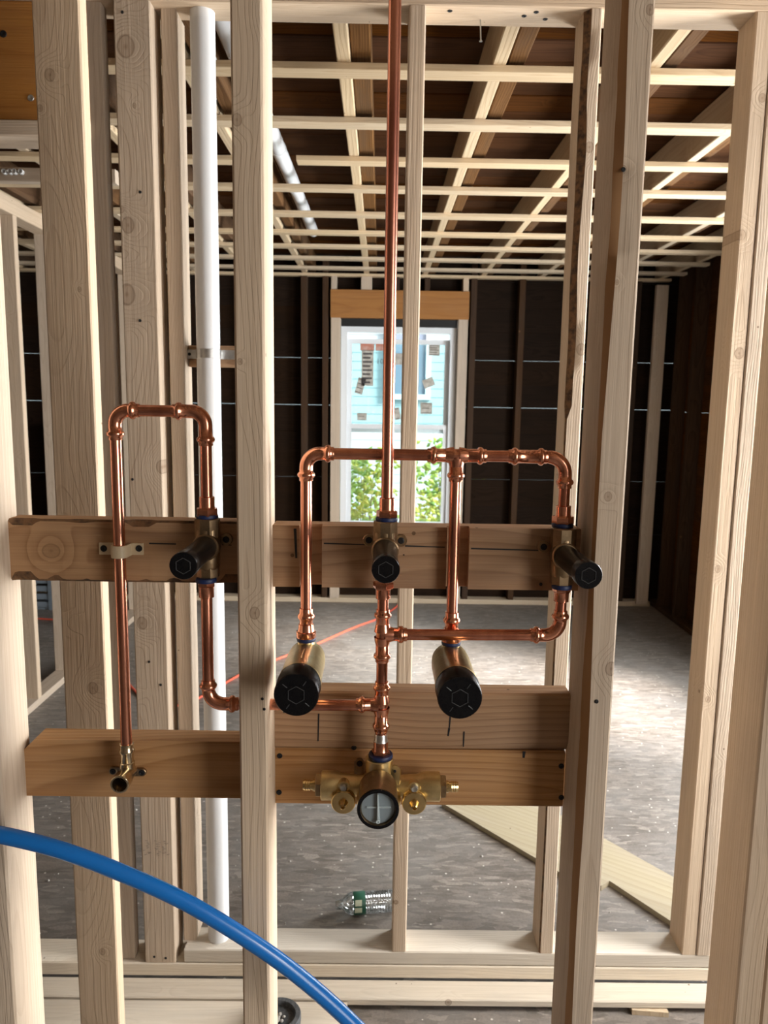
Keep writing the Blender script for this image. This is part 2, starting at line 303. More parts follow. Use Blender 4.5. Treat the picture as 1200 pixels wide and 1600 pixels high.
def board_mb(O, L, A, length, w, t, ease=0.0028, wane=None, stations=2, ends=0.0, bow=None):
    """board from O (centre of one end) along L; A is the direction of the width; wane: (corner, fn(l)->(da,dt), mat index)"""
    O, L, A = V(O), V(L).normalized(), V(A).normalized(); T = L.cross(A).normalized()
    ra, rt, rl = random.uniform(-9, 9), random.uniform(-9, 9), random.uniform(-9, 9)
    # keep the ring centre close to the board so that the grain is visible
    ca, ct = random.uniform(-0.02, 0.02), random.uniform(0.03, 0.08)*random.choice((-1, 1))
    LASTWC[:] = [ca, ct, rl]; wane = wane if (wane is None or isinstance(wane, list)) else [wane]; wd_ = {w_[0]: w_ for w_ in (wane or [])}
    m = MB(); vs_, wcs, fs, mi = [], [], [], []
    hw, ht = w/2, t/2
    n = stations
    for i in range(n):
        l = length*i/(n-1); rough_ = 0
        sec = []
        for k, (sa, st) in enumerate(((-1, -1), (1, -1), (1, 1), (-1, 1))):
            ea = et = ease
            if k in wd_: ea, et = wd_[k][1](l/length); ea = max(ea, ease); et = max(et, ease)
            p1 = (sa*(hw-ea), st*ht); p2 = (sa*hw, st*(ht-et))
            sec += [p2, p1] if k in (0, 2) else [p1, p2]
        for a, b in sec:
            off = bow(l/length) if bow else V((0, 0, 0))
            vs_.append(O + L*l + A*a + T*b + off); wcs.append((a+ca, b+ct, l+rl))
    for i in range(n-1):
        for k in range(8):
            fs.append((i*8+k, i*8+(k+1) % 8, (i+1)*8+(k+1) % 8, (i+1)*8+k))
            mi.append(wd_[k//2][2] if (k % 2 == 0 and k//2 in wd_) else 0)
    fs += [tuple(range(7, -1, -1)), tuple(range((n-1)*8, n*8))]; mi += [0, 0]
    m.add(vs_, fs, mi, wcs); return m
LASTWC = [0, 0, 0]
def board(name, O, L, A, length, w, t, mat='stud', parent=None, label=None, cat=None, group=None, kind=None, kn=None, **kw):
    m = board_mb(O, L, A, length, w, t, **kw)
    if kn:                                      # kn: (Y of the face seen, [(px, py, radius in px)])
        O_, A_ = V(O), V(A); T_ = V(L).cross(A_); ax = 1 if abs(A_.y) > 0.5 else 0; pts = []
        for px, py, rp in kn[1]:
            q = W(px, py, kn[0]) - O_; pts.append(((q.dot(T_)+LASTWC[1]) if ax else (q.dot(A_)+LASTWC[0]), q.dot(V(L))+LASTWC[2], rp*1.02*kn[0]/F))
        ml = list(mat) if isinstance(mat, (list, tuple)) else [mat]
        ml[0] = wood(name+'_grain', **(BLOCKW if ml[0] == 'block' else STUDW), kpts=pts, kaxis=ax); mat = ml
    o = m.build(name, mat if isinstance(mat, (list, tuple)) else [mat], parent, origin=O, smooth=True, angle=40)
    return tag(o, label, cat, group, kind)
UP, XX, YY = V((0, 0, 1)), V((1, 0, 0)), V((0, 1, 0))
def stud(name, x0, x1, y0, y1, z0, z1, **kw):        # upright board filling this box
    dx, dy = x1-x0, y1-y0
    A = YY if dy > dx else XX
    return board(name, ((x0+x1)/2, (y0+y1)/2, z0), UP, A, z1-z0, max(dx, dy), min(dx, dy), **kw)
def rail(name, x0, x1, y0, y1, z0, z1, **kw):        # level board along x
    dy, dz = y1-y0, z1-z0
    A = YY if dy > dz else UP
    return board(name, (x0, (y0+y1)/2, (z0+z1)/2), XX, A, x1-x0, max(dy, dz), min(dy, dz), **kw)
def beam(name, x0, x1, y0, y1, z0, z1, **kw):        # level board along y
    dx, dz = x1-x0, z1-z0
    A = XX if dx > dz else UP
    return board(name, ((x0+x1)/2, y0, (z0+z1)/2), YY, A, y1-y0, max(dx, dz), min(dx, dz), **kw)
def screw(parent, p, d=(0, -1, 0), r=0.0042, mat='screw', name='screw', h=0.0012):
    m = MB(); m.lathe(V(p), d, [(-0.004, r*0.5), (0, r), (h*0.6, r*0.95), (h, r*0.6), (h*0.5, r*0.45)], 12)
    return m.build(name, mat, parent)
def mark(parent, p0, p1, wd=0.002, name='marker_line', mat='ink', n=(0, -1, 0)):   # thin ink line on a face
    p0, p1, n = V(p0), V(p1), V(n); d = (p1-p0).normalized(); s_ = d.cross(n).normalized()*wd/2; q = n*0.0004
    m = MB(); m.add([p0-s_, p1-s_*0.7, p1+s_*0.7, p0+s_, p0-s_+q, p1-s_*0.7+q, p1+s_*0.7+q, p0+s_+q],
                    [(3,2,1,0),(4,5,6,7),(0,1,5,4),(1,2,6,5),(2,3,7,6),(3,0,4,7)])
    return m.build(name, mat, parent, smooth=False)

# ------------------------------------------------------------------ the setting
XR, XL, YF, YN = 2.16, -3.2, 5.86, -2.6
STRAP = CZ + 0.91
fl = MB(); fl.box((XL-0.2, YN-0.2, -0.03), (XR+0.2, YF+0.2, 0)); tag(fl.build('floor', 'osb', smooth=False), 'dusty grey oriented strand board subfloor', None, None, 'structure')
# ceiling: dark boards of the floor above, joists and strapping
ceil = thing('ceiling', (0, 2, STRAP), 'open ceiling of dark boards, joists and pale strapping', None, None, 'structure')
y = YN
k = 0
while y < YF + 0.1:
    wd = random.choice((0.135, 0.14, 0.14, 0.145)); dz = random.uniform(-0.004, 0.004)
    rail('ceiling_board', XL, XR+0.05, y, y+wd-0.002, STRAP+0.165+dz, STRAP+0.187+dz, mat='old', parent=ceil, ease=0.003); y += wd
JX = [-2.64, -2.21, -1.78, -1.36, -0.955, -0.55, -0.096, 0.335, 0.765, 1.2, 1.685, 2.08]
for i, x in enumerate(JX):
    beam('joist', x-0.038, x, YN, YF-0.02, STRAP+0.019, STRAP+0.16, mat='strap', parent=ceil)
    beam('old_joist', x+0.002+0.005*(i % 3), x+0.056, YN, YF-0.02, STRAP+0.03+random.uniform(0, 0.01), STRAP+0.163, mat='oldjoist', parent=ceil)
for i, yy in enumerate((2.312, 2.718, 3.12, 3.507, 3.97, 4.385, 4.763, 5.145, 5.51, 5.80, 1.906, 1.5, 0.69, 0.28, -0.12, -0.53, -0.93, -1.34, -1.75, -2.15)):
    x0 = -0.335 if i == 2 else XL; x1 = XR-0.03
    rail('strapping', x0, x1, yy-0.064, yy, STRAP, STRAP+0.019, mat='strap', parent=ceil, ease=0.0015)
    if i == 2: rail('strapping', XL, -0.52, yy-0.05, yy+0.014, STRAP, STRAP+0.019, mat='strap', parent=ceil, ease=0.0015)
rf = MB(); rf.box((XL-0.2, YN-0.2, STRAP+0.2), (XR+0.2, YF+0.2, STRAP+0.24)); rf.build('upper_floor_deck', 'old', ceil, smooth=False)

# far wall with the window opening
WX0, WX1, WZ0, WZ1 = -0.30, 0.565, CZ-1.02, CZ+0.59
wb = thing('wall_back', (0, YF, 0), 'far wall of dark horizontal sheathing boards and old studs', None, None, 'structure')
z = 0.0
gaps = 0
while z < STRAP+0.16:
    h = random.choice((0.17, 0.185, 0.2, 0.21)); gaps += 1; g = (0.0, 0.0016, 0.0, 0.0, 0.0022)[gaps % 5]; z1 = min(z+h, STRAP+0.19)
    dy = random.uniform(-0.004, 0.004)
    spans = [(XL, WX0-0.075), (WX1+0.08, XR+0.11)] if (z1 > WZ0 and z < CZ+0.61) else [(XL, XR+0.11)]
    for a, b in spans:
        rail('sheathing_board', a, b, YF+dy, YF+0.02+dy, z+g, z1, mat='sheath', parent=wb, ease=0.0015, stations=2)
    z += h
for x in (-2.9, -2.45, -2.0, -1.55, -1.02, -0.60, -0.44, 0.66, 1.02, 1.46, 1.88):
    stud('old_stud', x, x+0.045, YF-0.10, YF-0.003, 0.04, STRAP+0.15, mat='oldstud', parent=wb)
rail('bottom_plate', XL, XR-0.02, YF-0.10, YF-0.003, 0.0, 0.038, mat='strap', parent=wb)
for x0, x1 in ((WX0-0.075, WX0-0.005), (WX1+0.005, WX1+0.078)):
    stud('jack_stud', x0, x1, YF-0.115, YF+0.02, 0.038, CZ+0.612, mat='stud', parent=wb)
rail('window_header', WX0-0.078, WX1+0.082, YF-0.12, YF+0.02, CZ+0.612, CZ+0.815, mat='lvl', parent=wb)
for x in (-0.375, -0.155, 0.09, 0.315, 0.60):
    stud('cripple_stud', x, x+0.04+(0.04 if x == -0.155 else 0), YF-0.11, YF, CZ+0.815, STRAP+0.0, mat='stud' if x != 0.09 and x != 0.315 else 'oldstud', parent=wb)
rail('rough_sill', WX0, WX1, YF-0.11, YF-0.003, WZ0-0.04, WZ0-0.002, mat='stud', parent=wb)
stud('new_stud', 2.02, 2.11, YF-0.14, YF-0.102, 0.03, STRAP-0.03, mat='stud', parent=wb)
# window in the far wall
win = thing('window_1', (0, YF, WZ0), 'white vinyl double-hung window with stickers on its upper pane', None, None, 'structure')
def frame_mb(x0, x1, z0, z1, y0, y1, w, wb_=None):
    m = MB(); wb_ = wb_ or w
    m.box((x0, y0, z0), (x0+w, y1, z1)); m.box((x1-w, y0, z0), (x1, y1, z1)); m.box((x0+w, y0, z1-w), (x1-w, y1, z1)); m.box((x0+w, y0, z0), (x1-w, y1, z0+wb_)); return m
frame_mb(WX0, WX1, WZ0, WZ1-0.03, YF-0.06, YF+0.05, 0.045).build('window_frame', 'vinyl', win, smooth=False)
fm = MB(); fm.box((WX0, YF-0.09, WZ1-0.035), (WX1, YF-0.06, WZ1+0.02)); fm.build('head_flashing', 'felt', win, smooth=False)
ZM = CZ-0.205
us = frame_mb(WX0+0.045, WX1-0.045, ZM-0.03, WZ1-0.12, YF+0.005, YF+0.035, 0.035, 0.05).build('upper_sash', 'vinyl', win, smooth=False)
ls = frame_mb(WX0+0.045, WX1-0.045, WZ0+0.045, ZM+0.035, YF-0.035, YF-0.005, 0.035, 0.05).build('lower_sash', 'vinyl', win, smooth=False)
p = MB(); p.box((WX0+0.08, YF+0.018, ZM+0.02), (WX1-0.08, YF+0.022, WZ1-0.155)); p.build('pane', 'film', us, smooth=False)
p = MB(); p.box((WX0+0.08, YF-0.022, WZ0+0.095), (WX1-0.08, YF-0.018, ZM)); p.build('pane', 'glass', ls, smooth=False)
def sticker(px0, py0, px1, py1, mat='paper', rot=0.0, lines=0):
    a, b = W(px0, py0, YF+0.016), W(px1, py1, YF+0.016); c = (a+b)/2; w2, h2 = abs(b.x-a.x)/2, abs(a.z-b.z)/2
    m = MB()
    def q(x0, z0, x1, z1, y0, mi):
        pts = []
        for x_, z_ in ((x0, z0), (x1, z0), (x1, z1), (x0, z1)):
            pts.append((c.x + x_*math.cos(rot) - z_*math.sin(rot), y0, c.z + x_*math.sin(rot) + z_*math.cos(rot)))
        m.add(pts + [(x_, y_+0.0006, z_) for x_, y_, z_ in pts], [(0, 1, 2, 3), (7, 6, 5, 4), (0, 4, 5, 1), (1, 5, 6, 2), (2, 6, 7, 3), (3, 7, 4, 0)], mi)
    q(-w2, -h2, w2, h2, c.y, 0)
    for k in range(lines):
        zz = h2*(0.8 - 1.6*k/max(lines-1, 1)); q(-w2*0.8, zz-h2*0.05, w2*(0.8-0.3*(k % 2)), zz+h2*0.05, c.y-0.0008, 1)
    return m.build('sticker', [mat, 'paperink'], us, smooth=False)
sticker(563, 533, 585, 548, 'paperred'); sticker(587, 533, 602, 548, 'paperred'); sticker(565, 547, 583, 603, lines=8)
sticker(557, 590, 569, 616, rot=-0.25, lines=4); sticker(558, 645, 573, 657, lines=3); sticker(616, 637, 625, 656, rot=0.2, lines=2)
sticker(670, 538, 687, 556, lines=5); sticker(661, 591, 678, 605, rot=0.4); sticker(657, 629, 675, 647, lines=3); sticker(617, 552, 633, 570)
for k, (x_, s_) in enumerate(((588, '1'), (594, '0'))):
    cu = bpy.data.curves.new('digit', 'FONT'); cu.body = s_; cu.size = 0.05; cu.extrude = 0.0004
    t_ = bpy.data.objects.new('digit_tmp', cu); C.objects.link(t_); dg = bpy.context.evaluated_depsgraph_get()
    me = bpy.data.meshes.new_from_object(t_.evaluated_get(dg)); bpy.data.objects.remove(t_)
    o = bpy.data.objects.new('printed_digit', me); C.objects.link(o); me.materials.append(M['paperink']); o.parent = us
    o.location = W(x_, 568, YF+0.015) - WORLD[us.name]; o.rotation_euler = (math.radians(90), 0, 0)

# right wall: old boards and studs, unseen windows: one lets in the sun, two are sheeted behind added lamps
wr = thing('wall_right', (XR, 2, 0), 'dark right wall of old boards and rough studs', None, None, 'structure')
OP = [(1.18, 1.84, 0.55, 2.22), (2.75, 3.95, 0.4, 2.2), (-1.68, -0.32, 0.6, 2.3)]
z = 0.0
while z < STRAP+0.18:
    h = 0.19; z1 = min(z+h, STRAP+0.19); seg = [(YN, YF)]
    for (a, b, c, d) in OP:
        if z1 > c and z < d:
            ns = []
            for s0, s1 in seg:
                if s0 < a < s1: ns += [(s0, a), (b, s1)]
                else: ns.append((s0, s1))
            seg = ns
    for a, b in seg: beam('sheathing_board', XR+0.09, XR+0.11, a, b, z, z1-0.001, mat='old', parent=wr, ease=0.001)
    z += h
for yy in (-2.4, -2.05, -1.73, -0.31, 0.18, 0.6, 1.13, 1.85, 2.2, 2.53, 2.7, 3.96, 4.3, 4.65, 4.95, 5.32, 5.62):
    stud('old_stud', XR, XR+0.09, yy, yy+0.045, 0.038, STRAP+0.15, mat='oldstud', parent=wr)
beam('bottom_plate', XR, XR+0.09, YN, YF, 0, 0.038, mat='oldstud', parent=wr)
for n_, (a, b, c, d) in enumerate(OP):
    w2 = thing('window_%d' % (n_+2), (XR, (a+b)/2, c), 'tall unseen window opening in the right wall', None, None, 'structure')
    m = MB(); y0, y1, z0, z1 = a, b, c, d
    m.box((XR, y0, z0), (XR+0.12, y0+0.05, z1)); m.box((XR, y1-0.05, z0), (XR+0.12, y1, z1)); m.box((XR, y0+0.05, z0), (XR+0.12, y1-0.05, z0+0.05)); m.box((XR, y0+0.05, z1-0.05), (XR+0.12, y1-0.05, z1))
    m.build('window_frame', 'vinyl', w2, smooth=False)
    if n_ != 1:
        m = MB(); m.box((XR+0.05, y0+0.05, z0+0.05), (XR+0.054, y1-0.05, z1-0.05)); m.build('light_block_sheet', 'sheet', w2, smooth=False)  # sheet added to shut out sun and sky behind the lamp
m = MB(); m.box((XL-0.05, YN, 0), (XL, YF, STRAP+0.2)); tag(m.build('wall_left', 'drywall', smooth=False), 'plain left wall', None, None, 'structure')
m = MB(); m.box((XL, YN-0.05, 0), (XR+0.1, YN, STRAP+0.2))
tag(m.build('wall_front', 'drywall', smooth=False), 'plain wall behind the viewer', None, None, 'structure')

# ------------------------------------------------------------------ outdoors beyond the window
m = MB(); m.box((-14, YF+0.3, -0.75), (14, 22, -0.7)); tag(m.build('outdoor_ground', 'lawn', smooth=False), 'pale yard outside the window', None, None, 'structure')
hs = thing('neighbour_house', (0, 11.5, -0.7), 'pale blue clapboard house seen through the window', 'house')
for k in range(28):
    z0 = -0.7 + 0.13*k; m = MB(); m.add([(-6, 11.5, z0), (6, 11.5, z0), (6, 11.508, z0+0.135), (-6, 11.508, z0+0.135), (-6, 11.6, z0), (6, 11.6, z0), (6, 11.6, z0+0.135), (-6, 11.6, z0+0.135)],
        [(0,1,2,3),(7,6,5,4),(0,4,5,1),(1,5,6,2),(2,6,7,3),(3,7,4,0)]); m.build('siding_board', 'siding', hs, smooth=False)
frame_mb(0.05, 0.75, 1.6, 2.75, 11.44, 11.52, 0.08).build('house_window_frame', 'sidingtrim', hs, smooth=False)
m = MB(); m.box((0.13, 11.47, 1.68), (0.67, 11.5, 2.67)); m.build('house_pane', 'houseglass', hs, smooth=False)
def shrub(x, y, z0, w, h, n, label):
    t = thing('shrub', (x, y, -0.7), label, 'shrub', 'shrubs outside the window')
    st = MB()
    for k in range(7):
        a = random.uniform(-w*0.4, w*0.4); b = random.uniform(-0.15, 0.15)
        st.sweep([(x+a*0.2, y+b*0.3, -0.7), (x+a*0.6, y+b, z0), (x+a, y+b, z0+h*0.8)], [0.012, 0.008, 0.003], 6)
    st.build('stems', 'stem', t)
    lf = MB()
    for k in range(n):
        c = V((x+random.gauss(0, w*0.35), y+random.gauss(0, 0.2), z0+h*random.random()**1.2)); d = V((random.uniform(-1, 1), random.uniform(-0.6, 0.6), random.uniform(-0.7, 0.5))).normalized()
        s_ = d.cross(V((random.uniform(-0.3, 0.3), -1, 0.4))).normalized()*0.02; L_ = random.uniform(0.055, 0.095)
        up_ = d.cross(s_).normalized()*0.004
        lf.add([c, c+d*L_*0.45+s_+up_, c+d*L_, c+d*L_*0.45-s_+up_, c+d*L_*0.5-up_], [(0, 4, 1), (1, 4, 2), (2, 4, 3), (3, 4, 0)])
    o = lf.build('foliage', 'leaf', t, smooth=False); o['kind'] = 'stuff'
shrub(-0.18, 7.0, 0.25, 0.46, 0.86, 680, 'yellow-green shrub outside the left half of the window')
shrub(0.62, 7.2, 0.3, 0.5, 0.92, 680, 'fresh green shrub outside the right half of the window')

# ------------------------------------------------------------------ middle stud wall (Y = 1.82)
YB = 1.82; YB2 = YB+0.089
ZA = CZ-1.448; ZB = ZA-0.038; ZT = CZ+0.872
xa0 = X(288, 1490, YB)
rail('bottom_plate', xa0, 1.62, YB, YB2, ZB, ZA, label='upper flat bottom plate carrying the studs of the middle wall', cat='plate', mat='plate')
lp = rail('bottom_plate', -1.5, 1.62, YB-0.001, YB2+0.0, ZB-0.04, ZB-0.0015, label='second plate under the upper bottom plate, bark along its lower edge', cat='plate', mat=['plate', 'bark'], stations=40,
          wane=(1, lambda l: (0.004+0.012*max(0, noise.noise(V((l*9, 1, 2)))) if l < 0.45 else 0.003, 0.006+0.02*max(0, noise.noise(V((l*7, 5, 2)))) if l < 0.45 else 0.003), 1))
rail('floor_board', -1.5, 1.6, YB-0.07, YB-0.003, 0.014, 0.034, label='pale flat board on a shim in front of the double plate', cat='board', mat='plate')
m = MB(); c = Z(1012, 1580, 0.0)
m.prism([(c.x-0.045, c.y-0.012), (c.x+0.047, c.y-0.02), (c.x+0.047, c.y+0.05), (c.x-0.045, c.y+0.05)], 0.0, 0.0135)
tag(m.build('shim_block', 'strap', origin=(c.x, c.y, 0)), 'small yellowish shim block under the front board', 'block')
xd = X(542, 1572, 1.70)
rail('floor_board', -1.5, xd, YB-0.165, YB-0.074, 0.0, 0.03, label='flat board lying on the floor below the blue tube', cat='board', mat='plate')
tp = rail('top_plate', -1.5, 1.62, YB, YB2+0.002, ZT, ZT+0.038, label='pale top plate across the head of the middle stud wall', cat='plate', mat='stud')
nl = MB(); a = W(748, 27, YB+0.06); nl.sweep([a+V((-0.012, 0, 0.006)), a+V((0.0, 0, 0.002)), a+V((0.004, 0, -0.006)), a+V((0.006, -0.004, -0.052))], 0.0015, 8); nl.sweep([a+V((0.006, -0.004, -0.052)), a+V((0.006, -0.004, -0.0535))], 0.0035, 10); nl.build('bent_nail', 'steel', tp)
for px, py in ((703, 17), (819, 25), (852, 30), (838, 19)):
    q = Z(px, py, ZT); screw(tp, (q.x, min(max(q.y, YB+0.01), YB2-0.01), ZT), (0, 0, -1), 0.006, 'screw', 'nail_head')

def wall_stud(x0, label='', w=0.038, y0=YB, y1=YB2, z0=ZA, z1=ZT, **kw):
    kw.setdefault('mat', 'stud')
    return stud('wall_stud', x0, x0+w, y0, y1, z0, z1, label=label, cat='stud', **kw)
wall_stud(-0.724, w=0.088, label='narrow shaded stud squeezed between the wide flat stud and the knotty post', z0=ZB, y0=YB+0.012, y1=YB+0.05)
xk0, xk1 = X(176, 0, YB), X(234, 0, YB)
kn = stud('knotty_post', xk0, xk1, YB, YB+0.038, ZB, ZT-0.001, kn=(YB, [(196, 73, 12), (200, 352, 9), (190, 327, 4), (198, 460, 12), (253, 730, 8), (222, 974, 8), (210, 165, 3)]), label='wide knotty flat stud face with big round knots, left of the white pipe', cat='stud', mat='stud')
stud('backing_stud', xk0-0.013, xk1-0.0005, YB+0.0392, YB+0.0835, ZB, ZT-0.001, label='flat stud hidden behind the knotty post, its edge showing as a dark strip', cat='stud', mat='stud')
for px, py in ((191, 19), (219, 300), (219, 501), (207, 749), (233, 1034), (251, 1070), (241, 1495), (259, 1497)):
    screw(kn, W(px, py, YB-0.0002), r=0.0035, mat='ink', name='nail_head')
# mill stamp printed near the foot of the knotty post: short broken strokes in three groups
for gx in (222, 239, 251):
    for k in range(9):
        a = W(gx+random.uniform(0, 10), 1314+k*2.8+random.uniform(-1, 1), YB-0.0001); mark(kn, a, a+V((random.uniform(0.004, 0.01), 0, random.uniform(-0.003, 0.003))), 0.0012, 'mill_stamp', 'stamp')
xs3 = X(250, 0, YB+0.035)
wall_stud(xs3, 'pale stud standing on the plate just left of the white pipe', y0=YB+0.035, y1=YB2+0.03, w=0.034)
xc = 0.0287*YB
wall_stud(xc, 'slim pale stud behind the tall copper riser', w=0.037)
x5 = 0.2437*YB
bf = lambda l: (0.004 + (0.012 + 0.010*noise.noise(V((l*14, 3, 7))))*(1 if l > 0.62 else 0), 0.004 + (0.010 + 0.008*noise.noise(V((l*11, 6, 1))))*(1 if l > 0.62 else 0))
# the strip of bark runs down the upper part of this stud's front left edge
wall_stud(x5, 'stud with a strip of dark bark, left of the near right stud', mat=['stud', 'bark'], stations=70, wane=(3, bf, 1), kn=(YB, [(908, 546, 7), (921, 230, 6)]))
x6 = 0.4535*YB
wall_stud(x6, 'bright left stud of the double stud on the right', w=0.0375, kn=(YB, [(1155, 552, 7), (1158, 367, 6), (1122, 889, 5), (1191, 153, 5), (1106, 1093, 4)]))
wall_stud(x6+0.0395, 'right stud of the double stud on the right, beside the seam', w=0.036, y0=YB-0.002)
wall_stud(1.25, 'stud at the far right of the middle wall', w=0.038)
# wide flat stud between the two walls, on the left
ls_ = stud('flat_stud', -0.4315*1.54, -0.4315*1.54+0.0895, 1.54, 1.578, 0.0, STRAP-0.004, kn=(1.54, [(78, 117, 7), (62, 169, 4), (145, 1075, 8), (124, 452, 3), (160, 1487, 5), (104, 1250, 5)]), label='wide flat dim stud left of the knotty post, lit along its right edge', cat='stud', mat='stud')
# header at the upper left
rail('plywood_header', -1.5, -0.668, YB+0.01, YB+0.04, CZ+0.341*YB, ZT-0.001, label='orange-brown plywood header at the upper left corner', cat='header', mat='lvl')
hb = [o for o in C.objects if o.name == 'plywood_header'][0]
screw(hb, W(48, 153, YB+0.0095), r=0.0075, mat='steel'); screw(hb, W(5, 53, YB+0.0095), r=0.008, mat='screw', name='hole')
rail('header_plate', -1.5, -0.668, YB, YB2+0.004, CZ+0.3227*YB-0.004, CZ+0.34*YB, label='flat board under the orange plywood header', cat='plate', mat='stud')
stud('wall_stud', -1.1, -1.062, YB, YB2, ZB, CZ+0.3227*YB-0.005, label='stud carrying the left end of the header, at the photo edge', cat='stud', mat='stud')

# ------------------------------------------------------------------ near stud wall (Y = 0.985)
Y0 = 0.985; Y1 = Y0+0.089
def near(x0, label, y0=Y0, **kw):
    kw.setdefault('mat', 'stud')
    return stud('near_stud', x0, x0+kw.pop('w', 0.038), y0, y0+0.089, 0.038, STRAP-0.04, label=label, cat='stud', **kw)
n1 = near(-0.556, 'near stud along the left edge of the photo, its side catching light')
n2 = near(-0.1875, 'near stud in front of the crossing copper pipe, left of centre', w=0.0385, kn=(Y0, [(398, 958, 8), (370, 187, 7), (375, 565, 4)]))
wf = lambda l: (max(0.003, 0.012 + 0.016*noise.noise(V((l*6.5, 2.2, 9.1))) + 0.005*noise.noise(V((l*28, 2, 9))) + 0.003*noise.noise(V((l*75, 4, 9)))), max(0.003, 0.006+0.006*noise.noise(V((l*6, 7, 4)))))
n3 = near(0.286, 'near stud right of the valves with a brown wavy bark edge', mat=['stud', 'wane'], stations=160, wane=(3, wf, 1), kn=(Y0, [(974, 265, 5), (950, 776, 6), (964, 441, 3), (1016, 15, 6), (955, 1045, 9)]))
n4 = near(0.539*0.955, 'near stud at the right edge of the photo, broad side showing', y0=0.955)
stud('near_stud', 0.539*0.955+0.0395, 0.539*0.955+0.0775, 0.957, 1.046, 0.038, STRAP-0.04, label='second near stud doubled against the one at the right edge', cat='stud', mat='stud')
rail('near_bottom_plate', -1.5, 1.6, Y0, Y1, 0.0, 0.0365, label='bottom plate under the near studs, below the picture edge', cat='plate', mat='stud')
rail('near_top_plate', -1.5, 1.6, Y0, Y1, STRAP-0.039, STRAP-0.001, label='top plate over the near studs, above the picture edge', cat='plate', mat='stud')
for (px, py) in ((410, 1092), (413, 1108)): screw(n2, W(px, py, Y0-0.0002), r=0.002, mat='ink', name='nail_hole')
for (px, py) in ((932, 1096), (974, 265)): screw(n3, W(px, py, Y0-0.0002), r=0.003, mat='ink', name='nail_hole')

XA, XB_, XC_, XD = -0.518, -0.1875, -0.149, 0.286
# blocking between the near studs
YU = 1.045
zb = W(200, 910, YU).z
bu = rail('blocking', XA, XB_, YU, YU+0.038, zb, zb+0.089, label='upper left blocking board with bark patches, behind the clamped copper pipe', cat='blocking', mat=['block', 'bark'], stations=60, kn=(YU, [(80, 861, 11)]),
          wane=[(3, lambda l: (0.003+0.011*max(0, min(1, 4*noise.noise(V((l*9, 4, 4))))), 0.003+0.004*max(0, min(1, 4*noise.noise(V((l*9, 4, 4)))))), 1), (2, lambda l: (0.003+0.006*max(0, min(1, 4*noise.noise(V((l*8, 1, 4))))), 0.003+0.006*max(0, min(1, 4*noise.noise(V((l*8, 1, 4)))))), 1)])
mark(bu, W(233, 849, YU), W(275, 850, YU), 0.0022); mark(bu, W(347, 851, YU), W(362, 852, YU), 0.0015)
YL = 1.06
zl = W(200, 1242, YL).z
yl0 = YL-0.006; ch = W(58, 1136, yl0).x
pz = [(XA, zl), (XB_, zl), (XB_, zl+0.089), (XA+0.016, zl+0.089), (XA, zl+0.073)]
bl = MB(); n = len(pz); vsx = [(x, yl0, z_) for x, z_ in pz] + [(x, yl0+0.038, z_) for x, z_ in pz]
bl.add(vsx, [tuple(range(n)), tuple(range(2*n-1, n-1, -1))] + [(i, n+i, n+(i+1) % n, (i+1) % n) for i in range(n)], 0, [(z_-zl-0.03, y-yl0+0.055, x+5.1) for x, y, z_ in vsx])
tag(bl.build('blocking', 'block', origin=((XA+XB_)/2, yl0+0.019, zl), smooth=False), 'lower left blocking board behind the brass outlet elbow, its corner clipped', 'blocking')
# upper middle blocking: notched where the two vertical pipes pass
YM = 1.05
zm = W(600, 919, YM).z
xs = [XC_, X(468, 860, YM), X(503, 860, YM), X(698, 860, YM), X(733, 860, YM), XD]
poly = [(xs[0], YM), (xs[1], YM), (xs[1], YM+0.016), (xs[2], YM+0.016), (xs[2], YM), (xs[3], YM), (xs[3], YM+0.016), (xs[4], YM+0.016), (xs[4], YM), (xs[5], YM), (xs[5], YM+0.038), (xs[0], YM+0.038)]
bm = MB(); n = len(poly)
vsx = [(x, y, zm) for x, y in poly] + [(x, y, zm+0.089) for x, y in poly]
wcs = [(z_-zm-0.03, y-YM+0.05, x+3.3) for x, y, z_ in vsx]
bm.add(vsx, [tuple(range(n-1, -1, -1)), tuple(range(n, 2*n))] + [(i, (i+1) % n, n+(i+1) % n, n+i) for i in range(n)], 0, wcs)
bmo = tag(bm.build('blocking', 'block', origin=((xs[0]+xs[5])/2, YM+0.02, zm), smooth=False), 'upper middle blocking board notched around two copper pipes', 'blocking')
mark(bmo, W(506, 849, YM), W(572, 851, YM), 0.002); mark(bmo, W(633, 853, YM), W(695, 855, YM), 0.002); mark(bmo, W(736, 857, YM), W(845, 860, YM), 0.0022)
mark(bmo, W(461, 826, YM), W(463, 872, YM), 0.004); screw(bmo, W(631, 867, YM-0.0002), r=0.001, mat='ink', name='nail_hole'); screw(bmo, W(845, 913, YM-0.0002), r=0.0025, mat='ink', name='nail_hole')
